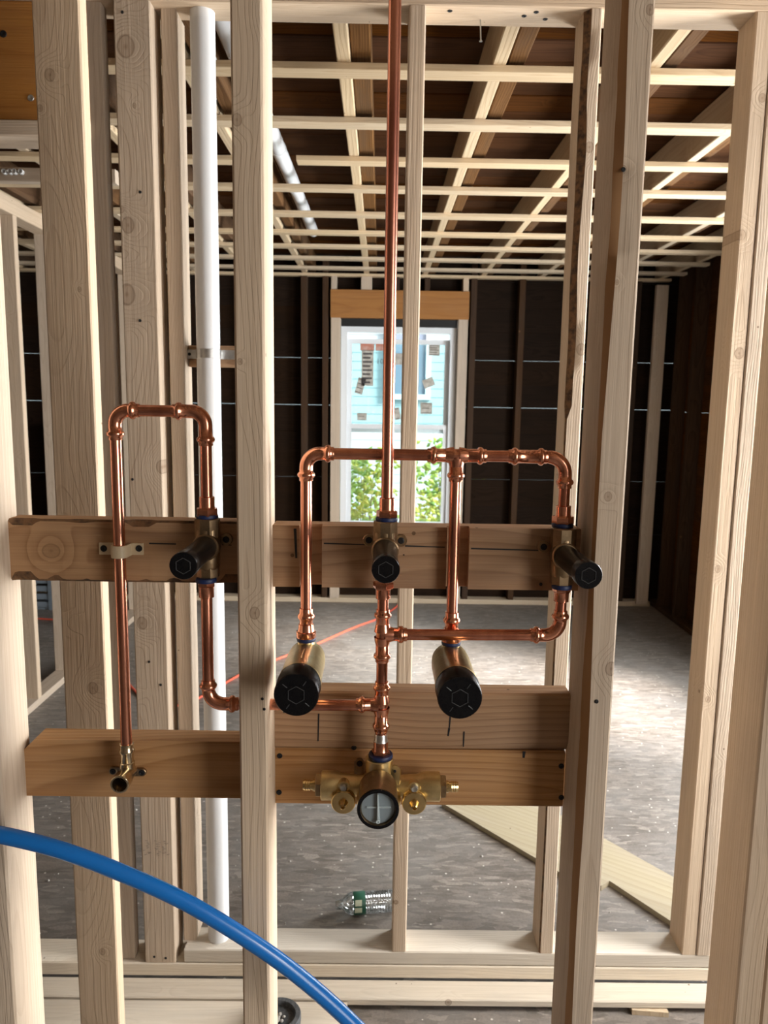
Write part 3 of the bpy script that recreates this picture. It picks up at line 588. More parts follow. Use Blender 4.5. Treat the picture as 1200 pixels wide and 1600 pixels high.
# lower middle pair
zq = W(660, 1259, YL).z
b1 = rail('blocking', XC_, XD-0.003, YL, YL+0.038, zq, zq+0.0885, label='lowest blocking board, carrying the brass mixing valve', cat='blocking', mat='block')
b2 = rail('blocking', XC_, XD, YL-0.002, YL+0.036, zq+0.0895, zq+0.179, label='blocking board above the mixing valve, behind the large black caps', cat='blocking', mat=['block', 'bark'], stations=20,
          wane=(3, lambda l: (0.003+0.012*l, 0.003+0.006*l), 0))
for px, py in ((437, 1181), (436, 1238), (877, 1197), (877, 1246)): screw(b1, W(px, py, YL-0.0003), r=0.0042)
screw(b1, W(553, 1168, YL-0.0003), r=0.004)
mark(b2, W(498, 1115, YL-0.002), W(497, 1158, YL-0.002), 0.0022); mark(b2, W(725, 1143, YL-0.002), W(724, 1167, YL-0.002), 0.0024)
mark(b2, W(704, 1114, YL-0.002), W(702, 1138, YL-0.002), 0.0026); mark(b2, W(702, 1138, YL-0.002), W(700, 1150, YL-0.002), 0.003)
mark(b1, W(819, 1174, YL), W(818, 1184, YL), 0.0045); mark(b2, W(443, 1110, YL-0.002), W(444, 1114, YL-0.002), 0.003)

# ------------------------------------------------------------------ copper work
R = 0.00795
def bead_prof(L_, r=0.0093, rb=0.0122, at=0.0085):     # radius by distance from an open socket end
    return [(0, r*0.98), (0.001, r+0.0003), (at-0.0042, r+0.0002), (at-0.003, rb-0.001), (at-0.001, rb), (at+0.001, rb), (at+0.003, rb-0.001), (at+0.0042, r+0.0002), (L_, r)]
def tubepipe(parent, a, b, mat='copper', r=R, name='pipe'):
    m = MB(); m.sweep([V(a), V(a).lerp(V(b), 0.33), V(a).lerp(V(b), 0.67), V(b)], r, 20); return m.build(name, mat, parent, angle=50)
def elbow(parent, c, da, db, la=0.037, lb=0.037, br=0.019, beads=(True, True), name='elbow', mat='fitting'):
    c, da, db = V(c), V(da).normalized(), V(db).normalized(); pts, rad = [], []
    pr = bead_prof(la-br) if beads[0] else [(0, R*1.0), (la-br, R*1.12)]
    for d, r in pr: pts.append(c + da*(la-d)); rad.append(r)
    ctr = c + da*br + db*br
    for k in range(1, 9):
        t = math.pi/2*k/9; pts.append(ctr - db*br*math.cos(t) - da*br*math.sin(t)); rad.append(0.0094)
    pr = bead_prof(lb-br) if beads[1] else [(0, R*1.0), (lb-br, R*1.12)]
    for d, r in reversed(pr): pts.append(c + db*(lb-d)); rad.append(r)
    m = MB(); m.sweep(pts, rad, 20); return m.build(name, mat, parent, angle=60)
def tee(parent, c, arms, name='tee'):                  # arms: list of (direction, length)
    m = MB(); c = V(c)
    for d, L_ in arms:
        d = V(d).normalized(); pr = bead_prof(L_); m.sweep([c + d*(L_-x) for x, r in pr] , [r for x, r in pr], 20)
        m.lathe(c, d, [(0.004, 0.0118), (0.0105, 0.0108), (0.016, 0.0093)], 20, caps=False)
    return m.build(name, 'fitting', parent, angle=60)
def coupling(parent, a, b, name='coupling'):
    a, b = V(a), V(b); L_ = (b-a).length; d = (b-a)/L_; h = bead_prof(L_/2); m = MB()
    pr = h + [(L_-x, r) for x, r in reversed(h)]
    m.sweep([a + d*x for x, r in pr], [r for x, r in pr], 20); return m.build(name, 'fitting', parent, angle=60)
def adapter(parent, base, d, cup=0.015, hexr=0.0155, hexh=0.011, mat='fitting'):
    """threaded adapter: hexagon next to the valve at base, cup pointing along d"""
    m = MB(); d = V(d).normalized(); base = V(base)
    m.lathe(base, d, [(0, hexr*0.94), (0.001, hexr), (hexh-0.001, hexr), (hexh, hexr*0.94)], 6)
    m.lathe(base, d, [(hexh, 0.0112), (hexh+0.002, 0.0104), (hexh+cup, 0.0104), (hexh+cup+0.001, 0.0088)], 20)
    return m.build('threaded_adapter', mat, parent, angle=40)
def tape(parent, base, d, r=0.0148, h=0.006):
    m = MB(); m.lathe(V(base), d, [(-h*0.5, r*0.95), (-h*0.3, r), (h*0.1, r*1.03), (h*0.5, r*0.97)], 22); return m.build('thread_seal', 'tape', parent)
DN, LF, RT = -UP, -XX, XX

# left loop: from the outlet elbow up and over to the left stop valve
YP = 1.026
def pt(px, py, Y): return W(px, py, Y)
xl1, xl2 = X(188.5, 905, YP), X(322.5, 740, YP)
ztop = W(250, 642, YP).z
lo = thing('copper_loop', (xl1, YP, W(195, 1165, YP).z), 'tall inverted-U copper pipe at the left, clamped to the blocking', 'pipe')
cA, cB = V((xl1, YP, ztop)), V((xl2, YP, ztop))
zbot = W(195, 1163, YP).z
zad = W(322, 806, YP).z
tubepipe(lo, (xl1, YP, zbot-0.012), (xl1, YP, ztop-0.028)); tubepipe(lo, cA+V((0.026, 0, 0)), cB-V((0.026, 0, 0))); tubepipe(lo, (xl2, YP, zad+0.02), (xl2, YP, ztop-0.03))
elbow(lo, cA, DN, RT, 0.040, 0.033); elbow(lo, cB, LF, DN, 0.044, 0.046)
adapter(lo, (xl2, YP, zad), UP); tape(lo, (xl2, YP, zad-0.001), UP)

# clamp on that pipe
cl = thing('pipe_clamp', W(190, 857, YU-0.002), 'cream plastic clamp holding the left copper pipe to the blocking', 'clamp')
a, b = W(156, 847, YU), W(225, 867, YU); zc_, hc = (a.z+b.z)/2, (a.z-b.z)/2*0.95
m = MB(); m.prism([(0, 0), (1, 0), (1, 1), (0, 1)], 0, 1); m = MB(); m.box((a.x, YU-0.004, zc_-hc), (xl1-0.0095, YU-0.0002, zc_+hc)); m.box((xl1+0.0095, YU-0.004, zc_-hc), (b.x, YU-0.0002, zc_+hc)); m.build('clamp_plate', 'clamp', cl, smooth=False)
m = MB(); ring_o, ring_i = [], []
for k in range(15):
    t = math.pi*k/14; ring_o.append((xl1+0.0115*math.cos(t), YP-0.0115*math.sin(t))); ring_i.append((xl1+0.0083*math.cos(t), YP-0.0083*math.sin(t)))
ring_o = [(xl1+0.0115, YU-0.0005)] + ring_o + [(xl1-0.0115, YU-0.0005)]; ring_i = [(xl1+0.0083, YU-0.0005)] + ring_i + [(xl1-0.0083, YU-0.0005)]
n = len(ring_o); vv = [(x, y, zc_-hc*1.02) for x, y in ring_o+ring_i] + [(x, y, zc_+hc*1.02) for x, y in ring_o+ring_i]; ff = []
for i in range(n-1):
    ff += [(i, i+1, 2*n+i+1, 2*n+i), (n+i+1, n+i, 3*n+i, 3*n+i+1), (2*n+i, 2*n+i+1, 3*n+i+1, 3*n+i), (i+1, i, n+i, n+i+1)]
m.add(vv, ff); m.build('clamp_band', 'clamp', cl)
for px in (162, 217): screw(cl, W(px, 857, YU-0.0045), r=0.0048)

# left drop: from the stop valve down, elbow, and across through the near stud to the tee
YC = 1.016                              # plane of the centre column
xl3 = X(324, 1000, YC); zh = W(345, 1099.5, YC).z
ld = thing('copper_drop', (xl3, YC, zh), 'copper pipe dropping from the left stop valve and crossing behind the near stud', 'pipe')
zlow = W(322, 906, YC).z
xcol = X(597.5, 1000, YC)
cE = V((xl3, YC, zh)); tubepipe(ld, (xl3, YC, zlow-0.02), cE+V((0, 0, 0.03))); elbow(ld, cE, UP, RT, 0.035, 0.042, 0.021)
tubepipe(ld, cE+V((0.034, 0, 0)), (xcol-0.03, YC, zh)); adapter(ld, (xl3, YC, zlow), DN, 0.015, 0.0125, 0.009); tape(ld, (xl3, YC, zlow), DN, 0.0142)

# centre column: riser, then tees below the centre stop valve
xr_ = X(607, 640, YC); zr = W(602, 809, YC).z
rs = thing('copper_riser', (xr_, YC, zr), 'tall straight copper riser running up past the window', 'pipe')
tubepipe(rs, (xr_, YC, zr+0.012), (xr_, YC, STRAP-0.05), 'riser', R*1.02); adapter(rs, (xr_, YC, zr), UP, 0.017, 0.0147, 0.010); tape(rs, (xr_, YC, zr-0.002), UP)
cc = thing('copper_column', (xcol, YC, W(592, 1180, YC).z), 'short copper column of stacked tees between centre stop and mixing valve', 'pipe')
zt1, zt2 = W(600, 991, YC).z, W(595, 1101, YC).z
zc0, zc1 = W(598, 918, YC).z, W(592, 1180, YC).z
tee(cc, (xcol, YC, zt1), ((UP, 0.036), (DN, 0.040), (RT, 0.034))); tee(cc, (xcol, YC, zt2), ((UP, 0.034), (DN, 0.040), (LF, 0.036)))
adapter(cc, (xcol, YC, zc0+0.008), DN, 0.014, 0.0145, 0.009)
tubepipe(cc, (xcol, YC, zc0-0.008), (xcol, YC, zt1+0.025)); tubepipe(cc, (xcol, YC, zt1-0.03), (xcol, YC, zt2+0.025)); tubepipe(cc, (xcol, YC, zt2-0.03), (xcol, YC, zc1+0.01))
m = MB(); m.lathe((xcol, YC, zt2-0.043), DN, [(0, 0.0086), (0.003, 0.0094), (0.008, 0.0094), (0.011, 0.0106)], 20); m.build('solder_joint', 'solder', cc)
adapter(cc, (xcol, YC, zc1), UP, 0.014, 0.0135, 0.008); tape(cc, (xcol, YC, zc1), UP, 0.0172, 0.006)

# right branch from the upper tee to the right stop valve
YRS = 1.022
xr3 = X(876, 950, YRS); zrb = zt1
rb = thing('copper_branch', (xr3, YRS, zrb), 'copper branch running right from the tee, elbowed up to the right stop', 'pipe')
zr_lo = W(876, 916, YRS).z
cR = V((xr3, YRS, zrb)); tubepipe(rb, (xcol+0.028, YC, zrb), cR-V((0.03, 0, 0))); elbow(rb, cR, UP, LF, 0.036, 0.041, 0.021)
tubepipe(rb, cR+V((0, 0, 0.03)), (xr3, YRS, zr_lo-0.018)); adapter(rb, (xr3, YRS, zr_lo), DN, 0.013, 0.0125, 0.008); tape(rb, (xr3, YRS, zr_lo), DN, 0.0138)

# upper header with its three drops
YH = 1.036
xh1, xh2, xh3 = X(478.5, 800, YH), X(709.5, 840, YH), X(881, 780, YH)
zhd = W(660, 711, YH).z
hd = thing('copper_header', (xh2, YH, zhd), 'horizontal copper header behind the riser with three drops to valves', 'pipe')
zlA, zlB = W(480, 996, YH).z, W(707, 1002, YH).z
ztR = W(880, 821, YRS).z
tubepipe(hd, (xh1+0.026, YH, zhd), (xh2-0.03, YH, zhd)); tubepipe(hd, (xh2+0.03, YH, zhd), (xh3-0.07, YH, zhd))
tubepipe(hd, (xh1, YH, zhd-0.026), (xh1, YH, zlA+0.03)); tubepipe(hd, (xh2, YH, zhd-0.03), (xh2, YH, zlB+0.03))
elbow(hd, (xh1, YH, zhd), DN, RT, 0.038, 0.038); tee(hd, (xh2, YH, zhd), ((LF, 0.040), (RT, 0.041), (DN, 0.036)))
coupling(hd, (xh3-0.079, YH, zhd), (xh3-0.026, YH, zhd)); elbow(hd, (xh3, YH, zhd), LF, DN, 0.026, 0.043, 0.024, (False, True))
tubepipe(hd, (xh3, YH, zhd-0.036), (xh3, YH, ztR+0.02)); adapter(hd, (xh3, YH, ztR), UP, 0.014, 0.015, 0.011); tape(hd, (xh3, YH, ztR-0.002), UP)
for x_, z_ in ((xh1, zlA), (xh2, zlB)):
    m = MB(); pr = [(0, 0.0132), (0.001, 0.0142), (0.009, 0.0142), (0.010, 0.0120), (0.014, 0.0112), (0.020, 0.0108), (0.0205, 0.0095), (0.026, 0.0095), (0.028, 0.0115), (0.030, 0.0122), (0.032, 0.0122), (0.034, 0.0115), (0.036, 0.0095), (0.043, 0.0095), (0.0435, 0.008)]
    m.lathe((x_, YH, z_), UP, pr, 20); m.build('press_adapter', 'fitting', hd, angle=50); tape(hd, (x_, YH, z_-0.002), UP, 0.0135)

# ------------------------------------------------------------------ valves
def hexline(m, c, d, r, wd=0.0009, h=0.0006):       # raised hexagon outline on a face with normal d
    d = V(d); u = V((0, 0, 1)); u = (u - d*u.dot(d)).normalized(); w = d.cross(u)
    pts = [c + (u*math.cos(math.pi/3*k) + w*math.sin(math.pi/3*k))*r for k in range(6)]
    for k in range(6): m.sweep([pts[k]+d*h*0.5, pts[(k+1) % 6]+d*h*0.5], wd, 6)
FW = V((0, -1, 0))
def stop_valve(x, yb, ztop_, zbot_, zax, label, wall, ears=(-1, 1), ylen=0.13):
    t = thing('stop_valve', (x, yb, zbot_), label, 'valve', 'stop valves on the upper blocking')
    m = MB(); H = ztop_-zbot_
    m.lathe((x, yb, zbot_), UP, [(0, 0.0150), (0.001, 0.0158), (0.016, 0.0158), (0.0175, 0.0150), (0.03, 0.0150), (H*0.5, 0.0165), (H-0.03, 0.0155), (H-0.024, 0.0175), (H-0.001, 0.0175), (H, 0.0165)], 8, ph=math.pi/8)
    m.lathe((x, yb, zbot_+0.012), UP, [(0, 0.0148), (0.004, 0.0164), (H-0.028, 0.0166), (H-0.024, 0.015)], 24)
    m.lathe((x, yb, zax), FW, [(-0.012, 0.012), (0.0, 0.0185), (0.016, 0.0185), (0.018, 0.0170)], 26)
    body = m.build('valve_body', 'bronze', t, angle=35)
    for s_ in ears:
        e = MB(); ex = x + s_*0.0225; e.lathe((ex, wall-0.0002, zax+0.006), FW, [(0, 0.0088), (0.004, 0.0088), (0.005, 0.0078)], 18); e.box((min(x, ex), wall-0.0045, zax), (max(x, ex), wall-0.0004, zax+0.012))
        eo = e.build('mounting_ear', 'bronze', t); screw(eo, (ex, wall-0.0052, zax+0.006), r=0.0048)
    m = MB(); y_ = ylen
    m.lathe((x, yb-0.012, zax), FW, [(0, 0.0150), (0.004, 0.0158), (y_-0.034, 0.0160), (y_-0.033, 0.0166), (y_-0.0305, 0.0166)], 30); sl = m.build('plaster_guard', 'black', t)
    m = MB(); f0 = V((x, yb-0.012, zax)); m.lathe(f0, FW, [(y_-0.030, 0.0150), (y_-0.030, 0.0168), (y_-0.012, 0.0172), (y_-0.0105, 0.0166)], 30); cp = m.build('guard_cap', 'black', t)
    m = MB(); hexline(m, f0+FW*(y_-0.0104), FW, 0.0098, 0.0005); m.build('hex_outline', 'blackedge', cp)
    return t
za_ = W(319, 858, 1.0).z
stop_valve(xl2, YP, zad-0.003, zlow+0.002, za_, 'left stop valve with long black guard tube, under the inverted-U pipe', YU, ears=(1,))
zc_ax = W(600.5, 863, 0.99).z
stop_valve((xr_+xcol)/2, YC, zr-0.004, zc0+0.012, zc_ax, 'centre stop valve with black guard tube, below the tall riser', YM)
zr_ax = W(884.8, 871.6, 1.0).z
stop_valve((xh3+xr3)/2, YRS+0.004, ztR-0.004, zr_lo+0.002, zr_ax, 'right stop valve with black guard tube, against the near stud with wavy bark edge', YM, ears=(-1,))

def diverter(x, ztop_, far_px, near_px, label):
    t = thing('diverter_valve', (x, YH, ztop_-0.06), label, 'valve', 'large capped valves on the header drops')
    fa = W(*far_px, 1.04); ax = FW; o = V((x, 1.058, fa.z))
    m = MB(); m.lathe(o, ax, [(0, 0.012), (0.002, 0.021), (0.012, 0.0262), (0.03, 0.0275), (0.100, 0.0275), (0.104, 0.0285), (0.113, 0.0285), (0.114, 0.026)], 40)
    m.lathe((x, YH, fa.z+0.012), UP, [(0, 0.013), (0.008, 0.0125), (ztop_-fa.z-0.013, 0.0118)], 20); m.sweep([V((x, 1.03, fa.z+0.0262)), V((x, 0.965, fa.z+0.0277))], 0.0009, 6)
    m.build('valve_body', 'brass', t, angle=40)
    m = MB(); m.lathe(o, ax, [(0.113, 0.024), (0.113, 0.0282), (0.121, 0.0290), (0.124, 0.0284), (0.150, 0.0284), (0.152, 0.0272)], 44); cp = m.build('guard_cap', 'black', t, angle=40)
    m = MB(); fc = o + ax*0.1521; hexline(m, fc, ax, 0.0115, 0.0005)
    for ang in (0.6, 2.3, 3.75, 5.4):
        dv = V((math.sin(ang), 0, math.cos(ang))); m.sweep([fc+dv*0.015, fc+dv*0.022], 0.0006, 6)
    m.build('cap_ridges', 'blackedge', cp)
diverter(xh1, zlA-0.003, (481, 1030), (463, 1078), 'left large brass valve with a wide black cap')
diverter(xh2, zlB-0.003, (706, 1034), (715, 1080), 'right large brass valve with a wide black cap, behind the level pipe')

# mixing valve
mv = thing('mixing_valve', (xcol, YL-0.03, W(592, 1268, YC).z), 'brass thermostatic mixing valve with grey clear cap and side inlets', 'valve')
zv = W(592, 1232, YC).z; xm = X(592, 1232, YC); VC = V((xm, YC, zv)); S = 0.00092
m = MB()
m.lathe((xm, YC, zc1-0.003), DN, [(0, 0.0190), (0.001, 0.0200), (0.012, 0.0198), (0.022, 0.0185), (0.032, 0.0215), (0.050, 0.026)], 32)
m.lathe(VC+V((0, 0.03, -0.012)), FW, [(0, 0.020), (0.004, 0.030), (0.04, 0.0315), (0.052, 0.0275), (0.066, 0.0275), (0.068, 0.024)], 40)
for s_, ln in ((-1, 0.083), (1, 0.088)):
    d = V((s_, 0, 0)); o = VC + V((0, 0.004, 0.002))
    m.lathe(o, d, [(0, 0.014), (0.03, 0.0145), (0.036, 0.016), (0.055, 0.0175), (0.062, 0.0205), (ln-0.001, 0.0208), (ln, 0.0195)], 28)
    # stop housings in front
    m.lathe(o+d*0.050+V((0, 0, -0.012)), FW, [(-0.01, 0.014), (0.01, 0.0165), (0.022, 0.0165)], 26)
    m.lathe(o+d*0.05+V((0, 0, 0.008)), FW, [(-0.01, 0.004), (0.01, 0.0085), (0.02, 0.0085)], 16)
m.build('valve_body', 'valvebrass', mv, angle=40)
for s_, ln in ((-1, 0.083), (1, 0.088)):
    d = V((s_, 0, 0)); o = VC + V((0, 0.004, 0.002))
    h = MB(); h.lathe(o+d*(ln-0.002), d, [(0, 0.0165), (0.001, 0.0175), (0.009, 0.0175), (0.010, 0.0165)], 6); hx_ = h.build('hex_nut', 'bronze', mv)
    h = MB(); q = ln+0.008; h.lathe(o+d*q, d, [(0, 0.0085), (0.004, 0.0085), (0.0042, 0.0072), (0.008, 0.0072), (0.0082, 0.0082), (0.011, 0.0072), (0.0112, 0.0082), (0.014, 0.0072), (0.0142, 0.0082), (0.018, 0.0070), (0.018, 0.0052)], 20); h.build('barbed_inlet', 'polbrass', mv, angle=25)
    h = MB(); oc = o+d*0.050+V((0, -0.022, -0.012)); h.lathe(oc, FW, [(0, 0.0160), (0.001, 0.0172), (0.004, 0.0172), (0.0055, 0.0160), (0.006, 0.007), (0.010, 0.0055), (0.016, 0.0042), (0.017, 0.0028), (0.012, 0.0022)], 28); ch_ = h.build('check_stop_cap', 'polbrass', mv, angle=30)
    h = MB(); h.lathe(o+d*0.05+V((0, -0.0195, 0.0085)), FW, [(-0.003, 0.003), (0.0, 0.0055), (0.004, 0.0055), (0.006, 0.004), (0.0055, 0.002)], 16); h.build('screw', 'steel', mv)
# lugs
for lx, lz, sc in ((X(617, 1209, YC-0.01), W(617, 1209, YC-0.01).z, 1.0), (X(562, 1194, YL), W(562, 1194, YL).z, 0.9)):
    h = MB(); y_ = YC-0.008 if lx > xm else YL-0.004
    h.prism([(0, 0)]*0 + [(lx-0.007*sc, y_), (lx+0.007*sc, y_), (lx+0.009*sc, y_+0.0035), (lx-0.009*sc, y_+0.0035)], lz-0.020*sc, lz+0.006*sc); h.lathe((lx, y_+0.0035, lz+0.004), FW, [(0, 0.0072*sc), (0.0036, 0.0072*sc)], 16)
    lg = h.build('mounting_lug', 'brass' if lx > xm else 'bronze', mv); screw(lg, (lx, y_-0.0002, lz+0.003), r=0.0022 if lx > xm else 0.0048, mat='ink' if lx > xm else 'screw')
# cartridge ring with clear protective cap
fcz = W(590.6, 1266, 0.935); oc = V((fcz.x, 0.996, fcz.z+0.0005))
h = MB(); h.lathe(oc, FW, [(0, 0.0245), (0.002, 0.0262), (0.040, 0.0268), (0.052, 0.0272), (0.058, 0.0275), (0.060, 0.0268), (0.060, 0.0236), (0.054, 0.0234)], 44, caps=False); ro = h.build('cartridge_ring', 'bronze', mv, angle=35)
h = MB(); h.lathe(oc, FW, [(0.0575, 0.0280), (0.0600, 0.0282), (0.0612, 0.0274), (0.0612, 0.0238), (0.058, 0.0236)], 44, caps=False); h.build('black_rim', 'black', ro, angle=35)
h = MB(); h.lathe(oc, FW, [(0.03, 0.0234), (0.0545, 0.0234), (0.0556, 0.0222), (0.0556, 0.0004)], 44); cap_ = h.build('clear_cap', 'cap', ro, angle=35)
h = MB(); f_ = oc+FW*0.0556
def fin(m, a, b, wa, wb, hh):
    d = (b-a).normalized(); s_ = d.cross(FW).normalized(); m.add([a-s_*wa, b-s_*wb, b+s_*wb, a+s_*wa, a-s_*wa*0.4+FW*hh, b-s_*wb*0.4+FW*hh, b+s_*wb*0.4+FW*hh, a+s_*wa*0.4+FW*hh], [(3,2,1,0),(4,5,6,7),(0,1,5,4),(1,2,6,5),(2,3,7,6),(3,0,4,7)])
fin(h, f_+V((-0.0006, 0, 0.021)), f_+V((0.0005, 0, -0.019)), 0.0009, 0.0026, 0.005); fin(h, f_+V((-0.015, 0, 0.001)), f_+V((0.017, 0, 0.0016)), 0.0009, 0.0009, 0.0025); h.lathe(f_+V((0.0004, 0, -0.017)), FW, [(0, 0.003), (0.006, 0.0028), (0.0062, 0.0012), (0.004, 0.0011)], 14)
h.build('cap_fins', 'capfin', cap_)

# drop-ear outlet elbow at the foot of the left pipe
ye = YL-0.006
oe = thing('outlet_elbow', W(192, 1222, ye), 'small brass drop-ear outlet elbow at the foot of the left pipe', 'elbow')
zt_ = W(195, 1161, YP).z; zax = W(190.5, 1213, 1.015).z
m = MB(); L_ = zt_-zax
m.lathe((xl1, YP, zt_), DN, [(0, 0.0090), (0.001, 0.0098), (0.008, 0.0096), (0.010, 0.0108), (0.013, 0.0108), (0.015, 0.0096), (L_*0.62, 0.0092), (L_*0.64, 0.0105), (L_, 0.0110)], 22)
m.lathe((xl1, YP+0.012, zax), FW, [(0, 0.006), (0.004, 0.0112), (0.026, 0.0118), (0.028, 0.0128), (0.046, 0.0132), (0.047, 0.0124), (0.047, 0.0104), (0.034, 0.0100), (0.020, 0.0100)], 26, caps=False)
m.build('elbow_body', 'palebrass', oe, angle=35)
m = MB(); m.lathe((xl1, YP+0.012, zax), FW, [(0.020, 0.0099), (0.021, 0.0001)], 20); m.build('bore_shade_disc', 'screw', oe)  # dark disc painted in for the shade inside the bore
for px, py in ((178, 1203), (223, 1205)):
    q = W(px, py, ye); s_ = 1 if q.x > xl1 else -1
    e = MB(); e.lathe((q.x, ye-0.0002, q.z), FW, [(0, 0.0062), (0.004, 0.0062), (0.0046, 0.0054)], 16); e.box((min(q.x, xl1), ye-0.004, q.z-0.0058), (max(q.x, xl1), ye-0.0004, q.z+0.0058))
    eo = e.build('mounting_ear', 'bronze', oe); screw(eo, (q.x, ye-0.0047, q.z), r=0.0045)

# ------------------------------------------------------------------ white pipes
xp = -0.4185; yp = YB+0.05
vp = thing('drain_pipe', (xp, yp, ZA), 'white vertical plastic pipe standing in the middle wall', 'pipe')
m = MB(); m.sweep([(xp, yp, ZA-0.03), (xp, yp, 1.0), (xp, yp, 1.8), (xp, yp, STRAP+0.11)], 0.0282, 28); m.build('pipe', 'pvc', vp, angle=50)
m = MB(); m.lathe((xp, yp, W(330, 553, yp).z-0.011), UP, [(0, 0.0286), (0.0005, 0.0298), (0.0215, 0.0298), (0.022, 0.0286)], 28); zst = W(330, 553, yp).z
m.box((xp-0.062, yp+0.024, zst-0.011), (xp-0.02, yp+0.0266, zst+0.011)); m.box((xp+0.02, yp+0.024, zst-0.011), (xp+0.062, yp+0.0266, zst+0.011)); stp = m.build('pipe_strap', 'steel', vp)
screw(stp, (xp-0.052, yp+0.0238, zst), r=0.004)
rail('pipe_backing_block', X(295, 550, yp+0.03), X(392, 550, yp+0.03), yp+0.0295, yp+0.055, zst-0.03, zst+0.022, label='short wooden block strapped behind the white pipe', cat='block', mat='block')
vh = thing('vent_pipe', (xp-0.01, 2.0, CZ+1.0), 'white plastic pipe running along under the ceiling boards', 'pipe')
m = MB(); a = Z(347, 36, CZ+1.0); b = Z(490, 362, CZ+1.0); m.sweep([(-0.435, 1.98, CZ+1.005), (-0.43, 2.6, CZ+1.0), (-0.42, 3.6, CZ+1.0), (-0.415, b.y, CZ+1.0)], 0.030, 24); m.build('pipe', 'pvc', vh, angle=50)
m = MB()
for yy in (2.35, 3.2, 3.75, 4.15): m.lathe((-0.43+0.006*(yy-2.3), yy, CZ+1.0), YY, [(0, 0.0304), (0.0005, 0.0322), (0.03, 0.0322), (0.0305, 0.0304)], 22)
m.build('couplings', 'pvc', vh)
m = MB(); c0 = W(296, 75, 2.3); m.sweep([c0+V((-0.02, 0.1, 0.09)), c0+V((0.0, 0.05, 0.05)), c0+V((0.02, 0.02, 0)), c0+V((0.05, 0.0, -0.04))], 0.03, 18); tag(m.build('pipe_bend', 'pvc', origin=c0), 'small cream pipe bend under the ceiling, left of the white pipe', 'pipe')

# ------------------------------------------------------------------ blue tube
pts = [W(px, py, 0.935) for px, py in ((-160, 1278), (-70, 1287), (0, 1302), (52, 1313), (105, 1329), (152, 1347), (200, 1368), (240, 1384), (280, 1402), (315, 1421), (350, 1444), (388, 1467), (425, 1492), (453, 1513), (480, 1535), (516, 1565), (550, 1596), (590, 1636), (640, 1690))]
ctl = [pts[i] for i in (0, 2, 4, 6, 8, 10, 12, 14, 16, 18)]; sp = []
for i in range(len(ctl)-1):
    p0, p1, p2, p3 = ctl[max(i-1, 0)], ctl[i], ctl[i+1], ctl[min(i+2, len(ctl)-1)]
    for k in range(10):
        t = k/10; sp.append(0.5*((2*p1) + (p2-p0)*t + (2*p0-5*p1+4*p2-p3)*t*t + (3*p1-p0-3*p2+p3)*t*t*t))
for _ in range(60): sp = [sp[0]] + [(sp[i-1]+sp[i]*2+sp[i+1])/4 for i in range(1, len(sp)-1)] + [sp[-1]]
e = sp[-1]; dv = (sp[-1]-sp[-6]).normalized()          # runs on below the picture to the floor
P0_, P1_, P2_, P3_ = e, e+dv*0.22, V((0.33, 0.80, 0.011)), V((0.62, 0.70, 0.011))
sp += [P0_*(1-t)**3 + P1_*3*t*(1-t)**2 + P2_*3*t*t*(1-t) + P3_*t**3 for t in [k/14 for k in range(1, 15)]]
s0 = sp[0]; dl = (sp[0]-sp[5]).normalized(); sp = [s0 + dl*0.06*k + V((0, 0, -0.006*k*k)) for k in range(9, 0, -1)] + sp
m = MB(); m.sweep(sp, 0.0109, 24); tag(m.build('blue_tube', 'pex', origin=pts[9], angle=50), 'smooth blue plastic water tube curving across the lower left', 'tube')

# ------------------------------------------------------------------ things on the floor
P0 = [Z(690, 1254, 0.018), Z(905, 1381, 0.018), Z(940, 1384, 0.018), Z(952, 1376, 0.018), Z(1060, 1447, 0.018), Z(1075, 1383, 0.018), Z(905, 1288, 0.018), Z(800, 1235, 0.018)]
pl = MB(); pp = [(p_.x, p_.y) for p_ in P0]; n = len(pp)
vsx = [(x, y, 0.0005) for x, y in pp] + [(x, y, 0.018) for x, y in pp]
wcs = [(y*0.8+x*0.55-2.2, 0.03+z_, x*0.85-y*0.5) for x, y, z_ in vsx]
pl.add(vsx, [tuple(range(n-1, -1, -1)), tuple(range(n, 2*n))] + [(i, (i+1) % n, n+(i+1) % n, n+i) for i in range(n)], 0, wcs)
tag(pl.build('plywood_sheet', 'ply', origin=(P0[2].x, P0[2].y, 0), smooth=False), 'cut plywood offcut lying on the subfloor, lower right', 'plywood')
cpts = [Z(px, py, 0.006) for px, py in ((625, 940), (622, 945), (618, 949), (603, 960), (585, 969), (562, 977), (540, 986), (520, 995), (500, 1004), (465, 1018), (430, 1031), (402, 1041), (375, 1054), (340, 1074), (310, 1091), (270, 1105), (220, 1090), (185, 1050), (150, 1000), (115, 975), (82, 968), (50, 966))]
m = MB(); m.sweep(cpts, 0.0065, 10); tag(m.build('extension_cord', 'cord', origin=cpts[8], angle=60), 'orange extension cord snaking over the far subfloor', 'cord')
